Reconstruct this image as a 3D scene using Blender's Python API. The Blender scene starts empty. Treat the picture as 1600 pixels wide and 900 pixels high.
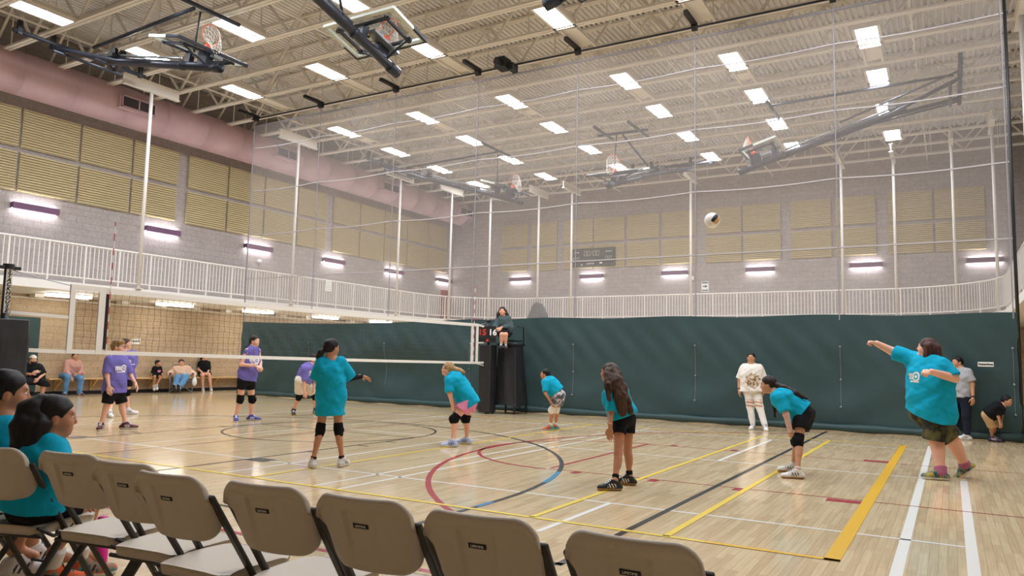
import bpy, math, random
import numpy as np
from mathutils import Vector, Matrix
random.seed(7); rng = np.random.default_rng(7)
sc = bpy.context.scene
COL = sc.collection

# ------------------------------------------------------------------ camera, world, exposure
cam_d = bpy.data.cameras.new('camera')
cam = bpy.data.objects.new('camera', cam_d); COL.objects.link(cam)
cam_d.sensor_width = 36.0; cam_d.lens = 36.0 * 1167.05 / 1600.0
cam_d.clip_start = 0.05; cam_d.clip_end = 200
YAW, PITCH, ROLL = 0.530933, 0.096489, 0.0215686
_f = Vector((-math.sin(YAW)*math.cos(PITCH), math.cos(YAW)*math.cos(PITCH), math.sin(PITCH)))
_r = Vector((math.cos(YAW), math.sin(YAW), 0)); _u = _r.cross(_f)
_r2 = _r*math.cos(ROLL) + _u*math.sin(ROLL); _u2 = -_r*math.sin(ROLL) + _u*math.cos(ROLL)
cam.matrix_world = Matrix(((_r2.x, _u2.x, -_f.x, 0), (_r2.y, _u2.y, -_f.y, 0), (_r2.z, _u2.z, -_f.z, 1.30), (0, 0, 0, 1)))
sc.camera = cam
world = bpy.data.worlds.new('world'); sc.world = world; world.use_nodes = True
world.node_tree.nodes['Background'].inputs[0].default_value = (0.8, 0.82, 0.85, 1)
world.node_tree.nodes['Background'].inputs[1].default_value = 0.05
sc.view_settings.view_transform = 'Standard'; sc.view_settings.look = 'None'
sc.view_settings.exposure = 0.32; sc.view_settings.gamma = 1.0
sc.view_settings.use_curve_mapping = False
CEIL_LIGHT = 46.0      # radiance of the ceiling fixtures
WALL_LIGHT = 22.0      # radiance of the wall sconces
SOFFIT_LIGHT = 16.0

# ------------------------------------------------------------------ materials
def lin(c):
    if isinstance(c, str):
        c = c.lstrip('#'); c = [int(c[i:i+2], 16)/255 for i in (0, 2, 4)]
    return tuple((x/12.92 if x <= 0.04045 else ((x+0.055)/1.055)**2.4) for x in c) + (1.0,)
def mat(name, color, rough=0.6, metal=0.0, noise=0.0, nscale=8.0, bump=0.0, bscale=60.0, spec=0.5, coat=0.0, sheen=0.0):
    m = bpy.data.materials.new(name); m.use_nodes = True
    nt = m.node_tree; b = nt.nodes['Principled BSDF']
    c = lin(color)
    b.inputs['Base Color'].default_value = c; b.inputs['Roughness'].default_value = rough
    b.inputs['Metallic'].default_value = metal; b.inputs['Specular IOR Level'].default_value = spec
    b.inputs['Coat Weight'].default_value = coat; b.inputs['Sheen Weight'].default_value = sheen
    tc = nt.nodes.new('ShaderNodeTexCoord')
    if noise > 0:
        n = nt.nodes.new('ShaderNodeTexNoise'); n.inputs['Scale'].default_value = nscale; n.inputs['Detail'].default_value = 4
        nt.links.new(tc.outputs['Object'], n.inputs['Vector'])
        r = nt.nodes.new('ShaderNodeMapRange'); r.inputs[1].default_value = 0.3; r.inputs[2].default_value = 0.7
        r.inputs[3].default_value = 1-noise; r.inputs[4].default_value = 1+noise
        nt.links.new(n.outputs['Fac'], r.inputs[0])
        mx = nt.nodes.new('ShaderNodeMix'); mx.data_type = 'RGBA'; mx.blend_type = 'MULTIPLY'; mx.inputs[0].default_value = 1
        mx.inputs[6].default_value = c
        nt.links.new(r.outputs[0], mx.inputs[7]); nt.links.new(mx.outputs[2], b.inputs['Base Color'])
    if bump > 0:
        n2 = nt.nodes.new('ShaderNodeTexNoise'); n2.inputs['Scale'].default_value = bscale; n2.inputs['Detail'].default_value = 3
        nt.links.new(tc.outputs['Object'], n2.inputs['Vector'])
        bp = nt.nodes.new('ShaderNodeBump'); bp.inputs['Strength'].default_value = bump; bp.inputs['Distance'].default_value = 0.01
        nt.links.new(n2.outputs['Fac'], bp.inputs['Height']); nt.links.new(bp.outputs[0], b.inputs['Normal'])
    return m
def emit_mat(name, color, strength):
    m = bpy.data.materials.new(name); m.use_nodes = True
    b = m.node_tree.nodes['Principled BSDF']
    b.inputs['Base Color'].default_value = (0.9, 0.9, 0.9, 1)
    b.inputs['Emission Color'].default_value = lin(color); b.inputs['Emission Strength'].default_value = strength
    return m
def block_mat(name, c1, c2, mortar, axis):
    """concrete block wall, 40 x 20 cm running bond"""
    m = bpy.data.materials.new(name); m.use_nodes = True
    nt = m.node_tree; b = nt.nodes['Principled BSDF']; b.inputs['Roughness'].default_value = 0.85
    b.inputs['Specular IOR Level'].default_value = 0.25
    g = nt.nodes.new('ShaderNodeNewGeometry'); s = nt.nodes.new('ShaderNodeSeparateXYZ'); cb = nt.nodes.new('ShaderNodeCombineXYZ')
    nt.links.new(g.outputs['Position'], s.inputs[0])
    nt.links.new(s.outputs['Y' if axis == 'y' else 'X'], cb.inputs[0]); nt.links.new(s.outputs['Z'], cb.inputs[1])
    br = nt.nodes.new('ShaderNodeTexBrick'); nt.links.new(cb.outputs[0], br.inputs['Vector'])
    br.inputs['Color1'].default_value = lin(c1); br.inputs['Color2'].default_value = lin(c2); br.inputs['Mortar'].default_value = lin(mortar)
    br.inputs['Scale'].default_value = 1.0; br.inputs['Brick Width'].default_value = 0.4; br.inputs['Row Height'].default_value = 0.2
    br.inputs['Mortar Size'].default_value = 0.006; br.inputs['Mortar Smooth'].default_value = 0.3; br.inputs['Bias'].default_value = -0.2
    n = nt.nodes.new('ShaderNodeTexNoise'); n.inputs['Scale'].default_value = 14; n.inputs['Detail'].default_value = 6; n.inputs['Roughness'].default_value = 0.7
    nt.links.new(g.outputs['Position'], n.inputs['Vector'])
    r = nt.nodes.new('ShaderNodeMapRange'); r.inputs[1].default_value = 0.3; r.inputs[2].default_value = 0.7; r.inputs[3].default_value = 0.82; r.inputs[4].default_value = 1.12
    nt.links.new(n.outputs['Fac'], r.inputs[0])
    mx = nt.nodes.new('ShaderNodeMix'); mx.data_type = 'RGBA'; mx.blend_type = 'MULTIPLY'; mx.inputs[0].default_value = 1
    nt.links.new(br.outputs['Color'], mx.inputs[6]); nt.links.new(r.outputs[0], mx.inputs[7]); nt.links.new(mx.outputs[2], b.inputs['Base Color'])
    bp = nt.nodes.new('ShaderNodeBump'); bp.inputs['Strength'].default_value = 0.5; bp.inputs['Distance'].default_value = 0.01; bp.invert = True
    nt.links.new(br.outputs['Fac'], bp.inputs['Height']); nt.links.new(bp.outputs[0], b.inputs['Normal'])
    return m
def wood_floor_mat():
    m = bpy.data.materials.new('maple_floor'); m.use_nodes = True
    nt = m.node_tree; b = nt.nodes['Principled BSDF']
    b.inputs['Roughness'].default_value = 0.13; b.inputs['Specular IOR Level'].default_value = 0.6
    g = nt.nodes.new('ShaderNodeNewGeometry'); s = nt.nodes.new('ShaderNodeSeparateXYZ'); cb = nt.nodes.new('ShaderNodeCombineXYZ')
    nt.links.new(g.outputs['Position'], s.inputs[0]); nt.links.new(s.outputs['Y'], cb.inputs[0]); nt.links.new(s.outputs['X'], cb.inputs[1])
    br = nt.nodes.new('ShaderNodeTexBrick'); nt.links.new(cb.outputs[0], br.inputs['Vector'])
    br.inputs['Color1'].default_value = lin('#d5c09a'); br.inputs['Color2'].default_value = lin('#bfa67f'); br.inputs['Mortar'].default_value = lin('#a18a69')
    br.inputs['Scale'].default_value = 1; br.inputs['Brick Width'].default_value = 0.62; br.inputs['Row Height'].default_value = 0.057
    br.inputs['Mortar Size'].default_value = 0.0012; br.inputs['Mortar Smooth'].default_value = 0.2; br.inputs['Bias'].default_value = -0.25
    br.offset = 0.37; br.offset_frequency = 3; br.squash = 0.7; br.squash_frequency = 5
    mp = nt.nodes.new('ShaderNodeMapping'); mp.inputs['Scale'].default_value = (2.5, 60, 1); nt.links.new(cb.outputs[0], mp.inputs[0])
    n = nt.nodes.new('ShaderNodeTexNoise'); n.inputs['Scale'].default_value = 1.0; n.inputs['Detail'].default_value = 5; nt.links.new(mp.outputs[0], n.inputs['Vector'])
    r = nt.nodes.new('ShaderNodeMapRange'); r.inputs[1].default_value = 0.3; r.inputs[2].default_value = 0.7; r.inputs[3].default_value = 0.88; r.inputs[4].default_value = 1.08
    nt.links.new(n.outputs['Fac'], r.inputs[0])
    mx = nt.nodes.new('ShaderNodeMix'); mx.data_type = 'RGBA'; mx.blend_type = 'MULTIPLY'; mx.inputs[0].default_value = 1
    nt.links.new(br.outputs['Color'], mx.inputs[6]); nt.links.new(r.outputs[0], mx.inputs[7]); nt.links.new(mx.outputs[2], b.inputs['Base Color'])
    n3 = nt.nodes.new('ShaderNodeTexNoise'); n3.inputs['Scale'].default_value = 3.0; nt.links.new(g.outputs['Position'], n3.inputs['Vector'])
    bp = nt.nodes.new('ShaderNodeBump'); bp.inputs['Strength'].default_value = 0.05; bp.inputs['Distance'].default_value = 0.02
    nt.links.new(n3.outputs['Fac'], bp.inputs['Height']); nt.links.new(bp.outputs[0], b.inputs['Normal'])
    return m
def see_through(name, color, opacity, gloss=0.0):
    m = bpy.data.materials.new(name); m.use_nodes = True
    nt = m.node_tree; nt.nodes.clear()
    o = nt.nodes.new('ShaderNodeOutputMaterial'); t = nt.nodes.new('ShaderNodeBsdfTransparent')
    mx = nt.nodes.new('ShaderNodeMixShader'); mx.inputs[0].default_value = opacity
    if gloss:
        d = nt.nodes.new('ShaderNodeBsdfGlossy'); d.inputs['Roughness'].default_value = 0.08
    else:
        d = nt.nodes.new('ShaderNodeBsdfDiffuse')
    d.inputs['Color'].default_value = lin(color)
    if not gloss:                      # both faces of the fine threads catch light from either side
        tl = nt.nodes.new('ShaderNodeBsdfTranslucent'); tl.inputs['Color'].default_value = lin(color)
        m2 = nt.nodes.new('ShaderNodeMixShader'); m2.inputs[0].default_value = 0.4
        nt.links.new(d.outputs[0], m2.inputs[1]); nt.links.new(tl.outputs[0], m2.inputs[2]); d = m2
    nt.links.new(t.outputs[0], mx.inputs[1]); nt.links.new(d.outputs[0], mx.inputs[2]); nt.links.new(mx.outputs[0], o.inputs[0])
    return m
M = dict(
  wood=wood_floor_mat(), paint_black=mat('paint_black', '#26262a', 0.25), paint_red=mat('paint_red', '#a01f30', 0.25),
  paint_yellow=mat('paint_yellow', '#e6c94a', 0.25), paint_gold=mat('paint_gold', '#e0b022', 0.25),
  paint_white=mat('paint_white', '#e3e4df', 0.25), paint_blue=mat('paint_blue', '#2a7fa8', 0.25),
  block_tan=block_mat('block_tan', '#bfaa8f', '#b6a186', '#a59076', 'y'), block_tan_b=block_mat('block_tan_b', '#bfaa8f', '#b6a186', '#a59076', 'x'),
  block_grey=block_mat('block_grey', '#a9a09b', '#a29994', '#918884', 'y'), block_grey_b=block_mat('block_grey_b', '#a9a09b', '#a29994', '#918884', 'x'),
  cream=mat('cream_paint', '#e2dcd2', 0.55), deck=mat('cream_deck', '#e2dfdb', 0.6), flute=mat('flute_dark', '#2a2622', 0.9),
  white_steel=mat('white_steel', '#e4e0da', 0.4), white=mat('white_plain', '#e9e7e2', 0.55), black=mat('black_plain', '#17181a', 0.55),
  rubber=mat('black_rubber', '#1b1b1d', 0.8), navy_steel=mat('navy_steel', '#2e323c', 0.38, 0.3), grey_steel=mat('grey_steel', '#8d9398', 0.35, 0.6),
  duct=mat('mauve_duct', '#c2a3a8', 0.5, noise=0.04, nscale=3), grille=mat('grille_dark', '#3b3438', 0.7),
  panel=mat('acoustic_panel', '#bdae88', 0.85), purple_metal=mat('purple_metal', '#6b4a66', 0.45),
  lamp=emit_mat('ceiling_lamp', '#f2f5fd', CEIL_LIGHT), lamp_wall=emit_mat('wall_lamp', '#f6f6ff', WALL_LIGHT), lamp_soffit=emit_mat('soffit_lamp', '#fbf6ee', SOFFIT_LIGHT),
  vinyl=mat('green_vinyl', '#334a4b', 0.55, noise=0.05, nscale=2, bump=0.15, bscale=6, spec=.35), mesh=see_through('curtain_mesh', '#d2cbc6', 0.23),
  seam=mat('seam_tape', '#b5b0b0', 0.7), strap=mat('grey_strap', '#939095', 0.7), glass=see_through('glass', '#cfdcd6', 0.22, 1),
  board_frame=mat('board_frame', '#c9cfc6', 0.4), orange=mat('orange_rim', '#e0552f', 0.4), cord_white=mat('white_cord', '#e8e4dc', 0.8),
  net_cord=mat('net_cord', '#3a3530', 0.9), tape=mat('net_tape', '#e6e2da', 0.7), post_black=mat('post_black', '#1f2024', 0.4),
  pad_black=mat('pad_vinyl', '#202124', 0.45, bump=0.25, bscale=7), bench_wood=mat('bench_wood', '#d8b47c', 0.5, noise=0.08, nscale=5),
  chair=mat('chair_plastic', '#bcb1a0', 0.5, bump=0.08, bscale=300), chair_frame=mat('chair_frame', '#3a3836', 0.45, 0.2),
  sign=mat('sign_white', '#eeeeea', 0.6), red=mat('red_plain', '#c4342f', 0.6), maroon=mat('maroon_pad', '#8c3434', 0.6),
  grey_cloth=mat('grey_cloth', '#565a5e', 0.9, noise=0.08), board_dark=mat('board_dark', '#3c403c', 0.6), digit_off=mat('digit_off', '#b4b4a8', 0.6),
)

# ------------------------------------------------------------------ mesh helpers
class MB:
    """collects shapes in world coordinates and links them as one mesh"""
    def __init__(s): s.v = []; s.f = []; s.m = []
    def add(s, vs, fs, mi=0):
        o = len(s.v); s.v += [tuple(map(float, p)) for p in vs]; s.f += [tuple(i+o for i in f) for f in fs]; s.m += [mi]*len(fs); return s
    def box(s, lo, hi, mi=0):
        x0, y0, z0 = lo; x1, y1, z1 = hi
        return s.add([(x0,y0,z0),(x1,y0,z0),(x1,y1,z0),(x0,y1,z0),(x0,y0,z1),(x1,y0,z1),(x1,y1,z1),(x0,y1,z1)],
              [(0,3,2,1),(4,5,6,7),(0,1,5,4),(1,2,6,5),(2,3,7,6),(3,0,4,7)], mi)
    def obox(s, c, ax, ay, az, h, mi=0):
        """box with centre c, unit axes and half sizes h"""
        c = Vector(c); X = Vector(ax)*h[0]; Y = Vector(ay)*h[1]; Z = Vector(az)*h[2]
        p = [c+X*i+Y*j+Z*k for k in (-1,1) for i, j in ((-1,-1),(1,-1),(1,1),(-1,1))]
        return s.add(p, [(0,3,2,1),(4,5,6,7),(0,1,5,4),(1,2,6,5),(2,3,7,6),(3,0,4,7)], mi)
    def bar(s, p, q, w, h, mi=0, up=(0,0,1)):
        p = Vector(p); q = Vector(q); d = (q-p).normalized(); u = Vector(up)
        if abs(d.dot(u)) > 0.98: u = Vector((1,0,0))
        a = d.cross(u).normalized(); b = a.cross(d)
        return s.obox((p+q)/2, d, a, b, ((q-p).length/2, w/2, h/2), mi)
    def tube(s, pts, r, n=8, mi=0, caps=True, closed=False):
        pts = [Vector(p) for p in pts]; N = len(pts); rs = r if isinstance(r, (list, tuple)) else [r]*N
        vs = []; fs = []; prev = None
        for i, p in enumerate(pts):
            if closed: d = pts[(i+1) % N]-pts[i-1]
            else: d = pts[min(i+1, N-1)]-pts[max(i-1, 0)]
            d.normalize()
            if prev is None:
                u = Vector((0,0,1)) if abs(d.z) < 0.9 else Vector((1,0,0)); a = d.cross(u).normalized()
            else:
                a = prev-d*prev.dot(d); a.normalize()
            prev = a; b = d.cross(a)
            vs += [p+(a*math.cos(2*math.pi*k/n)+b*math.sin(2*math.pi*k/n))*rs[i] for k in range(n)]
        for i in range(N if closed else N-1):
            j = (i+1) % N
            fs += [(i*n+k, i*n+(k+1) % n, j*n+(k+1) % n, j*n+k) for k in range(n)]
        if caps and not closed: fs += [tuple(reversed(range(n))), tuple((N-1)*n+k for k in range(n))]
        return s.add(vs, fs, mi)
    def prism(s, poly, a, b, mi=0):
        """poly: list of 3-D points (flat); extruded by the vector a->b"""
        d = Vector(b)-Vector(a); n = len(poly); P = [Vector(p) for p in poly]
        return s.add(P+[p+d for p in P], [tuple(reversed(range(n))), tuple(range(n, 2*n))]+[(i, (i+1) % n, n+(i+1) % n, n+i) for i in range(n)], mi)
    def lathe(s, c, prof, n=16, mi=0, axis=(0,0,1)):
        c = Vector(c); z = Vector(axis).normalized(); x = z.cross(Vector((0,1,0)) if abs(z.y) < 0.9 else Vector((1,0,0))).normalized(); y = z.cross(x)
        vs = [c+z*h+(x*math.cos(2*math.pi*k/n)+y*math.sin(2*math.pi*k/n))*r for r, h in prof for k in range(n)]
        fs = [(i*n+k, i*n+(k+1) % n, (i+1)*n+(k+1) % n, (i+1)*n+k) for i in range(len(prof)-1) for k in range(n)]
        fs += [tuple(reversed(range(n))), tuple((len(prof)-1)*n+k for k in range(n))]
        return s.add(vs, fs, mi)
    def build(s, name, mats, parent=None, smooth=False, kind=None, label=None, bevel=0.0, local=False):
        me = bpy.data.meshes.new(name); off = Vector((0,0,0))
        if parent is not None and not local: off = world_loc(parent)
        me.from_pydata([(x-off.x, y-off.y, z-off.z) for x, y, z in s.v], [], s.f)
        for mm in (mats if isinstance(mats, (list, tuple)) else [mats]): me.materials.append(mm)
        me.polygons.foreach_set('material_index', s.m)
        if smooth: me.polygons.foreach_set('use_smooth', [True]*len(s.f))
        me.update(); o = bpy.data.objects.new(name, me); COL.objects.link(o)
        if parent is not None: o.parent = parent
        if kind: o['kind'] = kind
        if label: o['label'] = label
        if bevel:
            bm = o.modifiers.new('bevel', 'BEVEL'); bm.width = bevel; bm.segments = 2; bm.limit_method = 'ANGLE'
        return o
def world_loc(o):
    l = Vector(o.location)
    while o.parent: o = o.parent; l = l+Vector(o.location)
    return l
def tag(o, label, cat, group=None):
    o['label'] = label; o['category'] = cat
    if group: o['group'] = group
    return o
def thing(name, label, cat, loc=(0,0,0), group=None, rz=0):
    o = bpy.data.objects.new(name, None); COL.objects.link(o); o.empty_display_size = 0.1
    o.location = loc; o.rotation_euler = (0,0,rz); return tag(o, label, cat, group)
def struct(o): o['kind'] = 'structure'; return o
def copy_thing(src, loc, label, rz=None, group=None):
    c = src.copy(); COL.objects.link(c); c.location = loc; c['label'] = label
    if rz is not None: c.rotation_euler = (0,0,rz)
    if group: c['group'] = group
    for ch in src.children:
        k = ch.copy(); COL.objects.link(k); k.parent = c
        for g in ch.children:
            h = g.copy(); COL.objects.link(h); h.parent = k
    return c
ORD = ['first','second','third','fourth','fifth','sixth','seventh','eighth','ninth','tenth','eleventh','twelfth','thirteenth','fourteenth']
def text_mesh(name, s, size, m, parent, origin, xdir, ydir, extrude=0.0015, shear=0.0, align='CENTER', bold=0.0):
    """flat lettering lying on the plane spanned by xdir (reading direction) and ydir (up)"""
    cu = bpy.data.curves.new(name, 'FONT'); cu.body = s; cu.size = size; cu.extrude = extrude; cu.shear = shear
    cu.align_x = align; cu.align_y = 'CENTER'; cu.resolution_u = 3; cu.offset = bold
    t = bpy.data.objects.new(name, cu); COL.objects.link(t)
    dg = bpy.context.evaluated_depsgraph_get(); me = bpy.data.meshes.new_from_object(t.evaluated_get(dg)); bpy.data.objects.remove(t)
    X = Vector(xdir).normalized(); Y = Vector(ydir).normalized(); Z = X.cross(Y); o = Vector(origin)-(world_loc(parent) if parent else Vector((0,0,0)))
    me.transform(Matrix(((X.x,Y.x,Z.x,o.x),(X.y,Y.y,Z.y,o.y),(X.z,Y.z,Z.z,o.z),(0,0,0,1))))
    me.materials.clear(); me.materials.append(m); me.name = name
    ob = bpy.data.objects.new(name, me); COL.objects.link(ob)
    if parent: ob.parent = parent
    return ob

# ------------------------------------------------------------------ the gym shell
XL, XR, YF, YB = -22.8, 4.1, -4.0, 32.6
ZC, ZD = 9.3, 10.62           # joist bottom chord, roof deck
DECK, SOFF = 3.12, 2.9        # running track
# floor with its painted court lines (one mesh)
fl = MB(); fl.box((XL-.2, YF-.2, -0.2), (XR+.2, YB+.2, 0.0), 0)
_z = [0.0012]
def strip(x0, y0, x1, y1, mi): 
    z = _z[0]; fl.add([(x0,y0,z),(x1,y0,z),(x1,y1,z),(x0,y1,z)], [(0,1,2,3)], mi)
def xl(y, x0, x1, w, mi): strip(x0, y-w/2, x1, y+w/2, mi)
def yl(x, y0, y1, w, mi): strip(x-w/2, y0, x+w/2, y1, mi)
def arc(cx, cy, r, a0, a1, w, mi, n=64):
    z = _z[0]; vs = []
    for i in range(n+1):
        a = math.radians(a0+(a1-a0)*i/n); vs += [(cx+(r-w/2)*math.cos(a), cy+(r-w/2)*math.sin(a), z), (cx+(r+w/2)*math.cos(a), cy+(r+w/2)*math.sin(a), z)]
    fl.add(vs, [(2*i, 2*i+1, 2*i+3, 2*i+2) for i in range(n)], mi)
BK, RD, YE, GO, WH, BL = 1, 2, 3, 4, 5, 6
for x, y0, y1, w in ((-0.34,2.2,14.75,.075),(0.09,2.6,10.45,.075),(-2.77,5.19,6.58,.05),(-2.77,10.4,13.9,.05),(-6.95,5.6,14.5,.04),(-5.57,5.6,14.5,.04),(-5.25,5.6,14.5,.04),(-10.05,6.6,14.3,.03),(-13.3,5.6,14.5,.04)): yl(x, y0, y1, w, WH)
for y, x0, x1 in ((6.6,-17.5,0.05),(10.37,-9.5,-0.36),(13.9,-12,-0.4)): xl(y, x0, x1, .038, WH)
_z[0] = 0.0018
xl(8.22,-4.25,1.4,.025,RD); xl(11.68,-4.25,1.4,.025,RD); yl(-4.26,8.3,11.68,.05,RD)
arc(-4.26,9.95,1.78,90,270,.05,RD); arc(0.0,10.08,5.98,114,246,.06,RD)
xl(3.84,-7,-2.2,.05,RD)
for y, s in ((8.22,-1),(11.68,1)):
    for x in (-3.85,-2.9,-1.97): strip(x-.05, min(y, y+s*.16), x+.05, max(y, y+s*.16), RD)
    strip(-1.1, min(y+s*.05, y+s*.2), -.79, max(y+s*.05, y+s*.2), RD)
for x in (-9.45,-11.3): yl(x, 5.6, 14.5, .025, RD)
_z[0] = 0.0024
yl(-2.215,4.42,16.5,.055,BK); xl(4.45,-17,-2.19,.05,BK)
arc(-9.62,6.0,5.95,0,180,.055,BK,96); yl(-3.67,4.45,6.0,.055,BK); yl(-15.57,4.45,6.0,.055,BK)
yl(-7.62,4.45,9.9,.04,BK); yl(-11.3,4.45,9.9,.03,BK); arc(-9.46,9.95,1.82,0,360,.04,BK); xl(9.95,-11.3,-7.62,.03,BK)
for sx, x in ((1,-7.62),(-1,-11.3)):
    strip(min(x+sx*.03,x+sx*.33), 6.48, max(x+sx*.03,x+sx*.33), 6.72, BK)
    for y in (7.55,8.55,9.2): strip(min(x,x+sx*.22), y-.02, max(x,x+sx*.22), y+.02, BK)
_z[0] = 0.0030
xl(5.61,-19,-0.68,.055,YE); xl(14.5,-19,-0.73,.055,YE)
for x, w in ((-1.9,.06),(-3.06,.055),(-6.46,.05),(-17.2,.05)): yl(x, 5.61, 14.5, w, YE)
yl(-0.735,5.58,14.53,.105,GO); _z[0] = 0.0034; xl(5.61,-1.6,-0.79,.056,GO)
_z[0] = 0.0036
arc(-9.62,6.0,5.95,12,20,.058,BL,6); strip(-3.70,5.72,-3.64,5.98,BL)
floor = struct(fl.build('floor', [M['wood'], M['paint_black'], M['paint_red'], M['paint_yellow'], M['paint_gold'], M['paint_white'], M['paint_blue']]))

def wall(name, lo, hi, lower, upper):
    w = MB(); w.box(lo, (hi[0], hi[1], DECK-.1), 0); w.box((lo[0], lo[1], DECK-.1), hi, 1)
    return struct(w.build(name, [lower, upper]))
wall('wall_left', (XL-.2, YF-.2, 0), (XL, YB+.2, ZD+.3), M['block_tan'], M['block_grey'])
wall('wall_right', (XR, YF-.2, 0), (XR+.2, YB+.2, ZD+.3), M['block_tan'], M['block_grey'])
wall('wall_back', (XL, YB, 0), (XR, YB+.2, ZD+.3), M['block_tan_b'], M['block_grey_b'])
wall('wall_front', (XL, YF-.2, 0), (XR, YF, ZD+.3), M['block_tan_b'], M['block_grey_b'])
b = MB(); b.box((XL, YF, 0), (XL+.015, YB, .1)); struct(b.build('baseboard_left', M['rubber']))
b = MB(); b.box((XL+.016, YB-.015, 0), (XR-.001, YB, .1)); struct(b.build('baseboard_back', M['rubber']))
# roof deck: corrugated sheet, ribs running along y
cl = MB(); p = 0.152; x = XL; prof = []
while x < XR:
    prof += [(x, ZD+.06), (x+.035, ZD+.06), (x+.055, ZD), (x+.125, ZD), (x+p-.01, ZD+.06)]; x += p
prof = [q for q in prof if q[0] <= XR]
n = len(prof)
cl.add([(a, YF, z) for a, z in prof]+[(a, YB, z) for a, z in prof], [(i, n+i, n+i+1, i+1) for i in range(n-1)], 0)
cl.box((XL, YF, ZD+.2), (XR, YB, ZD+.3), 0)
struct(cl.build('ceiling', M['deck']))
# steel joists with double-angle chords and web bars
def joist(y):
    j = MB()
    for s in (-1, 1):
        j.box((XL, y+s*.05-.04, ZC), (XR, y+s*.05+.04, ZC+.055))
        j.box((XL, y+s*.05-.04, ZD-.075), (XR, y+s*.05+.04, ZD-.002))
    k = 0; x = XL+.35
    while x < XR-2.0:
        a = (x, y, ZC+.04); c = (x+.72, y, ZD-.05); d = (x+1.44, y, ZC+.04)
        j.bar(a, (x+1.05, y, ZD-.05), .06, .05); j.bar((x+1.05, y, ZD-.05), (x+2.1, y, ZC+.04), .06, .05); j.bar((x+1.05, y, ZC+.04), (x+1.05, y, ZD-.05), .025, .025)
        x += 2.1
    x = XL
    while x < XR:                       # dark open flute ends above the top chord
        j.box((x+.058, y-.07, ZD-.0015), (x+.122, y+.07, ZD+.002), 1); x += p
    return struct(j.build('roof_joist', [M['cream'], M['flute']]))
JY = [11.2+1.44*k for k in range(-9, 15)]
for y in JY: joist(y)
br = MB()
for x in (-19.4,-13.3,-6.3,-0.55):
    br.bar((x, YF, ZC+.08), (x, YB, ZC+.08), .04, .04); br.bar((x, YF, ZD-.12), (x, YB, ZD-.12), .04, .04)
struct(br.build('roof_bridging', M['cream']))

# ------------------------------------------------------------------ running track, guard railing
def rail_path(off=0.0, step=0.12, y0=8.6):
    """points along the track edge, left straight - corner - back - corner - right straight; off moves towards the walls"""
    R = 3.7; pts = []; 
    L = [('l', (-20.2-off, y0), (-20.2-off, 26.3)), ('a', (-16.5, 26.3), 180, 90), ('l', (-16.5, 30+off), (-2.2, 30+off)), ('a', (-2.2, 26.3), 90, 0), ('l', (1.5+off, 26.3), (1.5+off, 12.0))]
    for e in L:
        if e[0] == 'l':
            a = Vector(e[1]); c = Vector(e[2]); n = max(1, round((c-a).length/step)); pts += [tuple(a+(c-a)*i/n) for i in range(n)]
        else:
            n = max(2, round(math.pi/2*(R+off)/step))
            pts += [(e[1][0]+(R+off)*math.cos(math.radians(e[2]+(e[3]-e[2])*i/n)), e[1][1]+(R+off)*math.sin(math.radians(e[2]+(e[3]-e[2])*i/n))) for i in range(n)]
    pts.append((1.5+off, 12.0)); return pts
tr = MB(); edge = rail_path(-0.04, .4, 4.0)
inner = [(a, c) for a, c in edge]
def track_wall(i):
    a, c = inner[i]
    if a < -19.9 and c <= 26.3: return (XL, c)
    if c > 29.9 : return (a, YB)
    if a > 1.4 and c <= 26.3: return (XR, c)
    return None
# slab strips: left, back, right rectangles plus corner fans
def slab(poly):
    tr.prism([(a, c, SOFF) for a, c in poly], (0,0,SOFF), (0,0,DECK), 0)
slab([(XL, 4.0), (-20.16, 4.0), (-20.16, 26.3), (XL, 26.3)])
slab([(-16.5, 29.96), (-2.2, 29.96), (-2.2, YB), (-16.5, YB)])
slab([(1.46, 12.0), (XR, 12.0), (XR, 26.3), (1.46, 26.3)])
for cx, s, xw in ((-16.5, -1, XL), (-2.2, 1, XR)):
    ang = [math.radians(90*i/16) for i in range(17)]
    A = [(cx+s*3.66*math.sin(t), 26.3+3.66*math.cos(t)) for t in ang]
    poly = A+[(xw, 26.3), (xw, YB), (cx, YB)]
    if s > 0: poly = poly[::-1]
    slab(poly[::-1])
for k in range(16):
    y = 6.2+1.3*k; tr.box((XL+.1, y, SOFF-.1), (XL+.4, y+.25, SOFF+.01), 1)
struct(tr.build('running_track', [M['white'], M['cream']]))

RB, RT = 3.26, 4.15
pts = rail_path(); rail = thing('guard_railing', 'white steel guard railing along the edge of the raised running track', 'railing', (-20.2, 8.6, DECK))
rr = MB(); rr.tube([(a, c, RT) for a, c in pts], .028, 8); rr.build('top_rail', M['white_steel'], rail, True)
rr = MB(); rr.tube([(a, c, RB) for a, c in pts], .02, 6); rr.build('bottom_rail', M['white_steel'], rail, True)
rest = MB(); cnt = 0
for i, (a, c) in enumerate(pts):
    if i % 8 == 0:
        q = MB(); q.box((a-.022, c-.022, DECK-.005), (a+.022, c+.022, RT)); q.build('post', M['white_steel'], rail)
    else:
        q = MB() if cnt < 100 else rest
        q.box((a-.011, c-.011, RB), (a+.011, c+.011, RT))
        if cnt < 100: q.build('baluster', M['white_steel'], rail)
        cnt += 1
rest.build('balusters', M['white_steel'], rail, kind='stuff')
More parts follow.
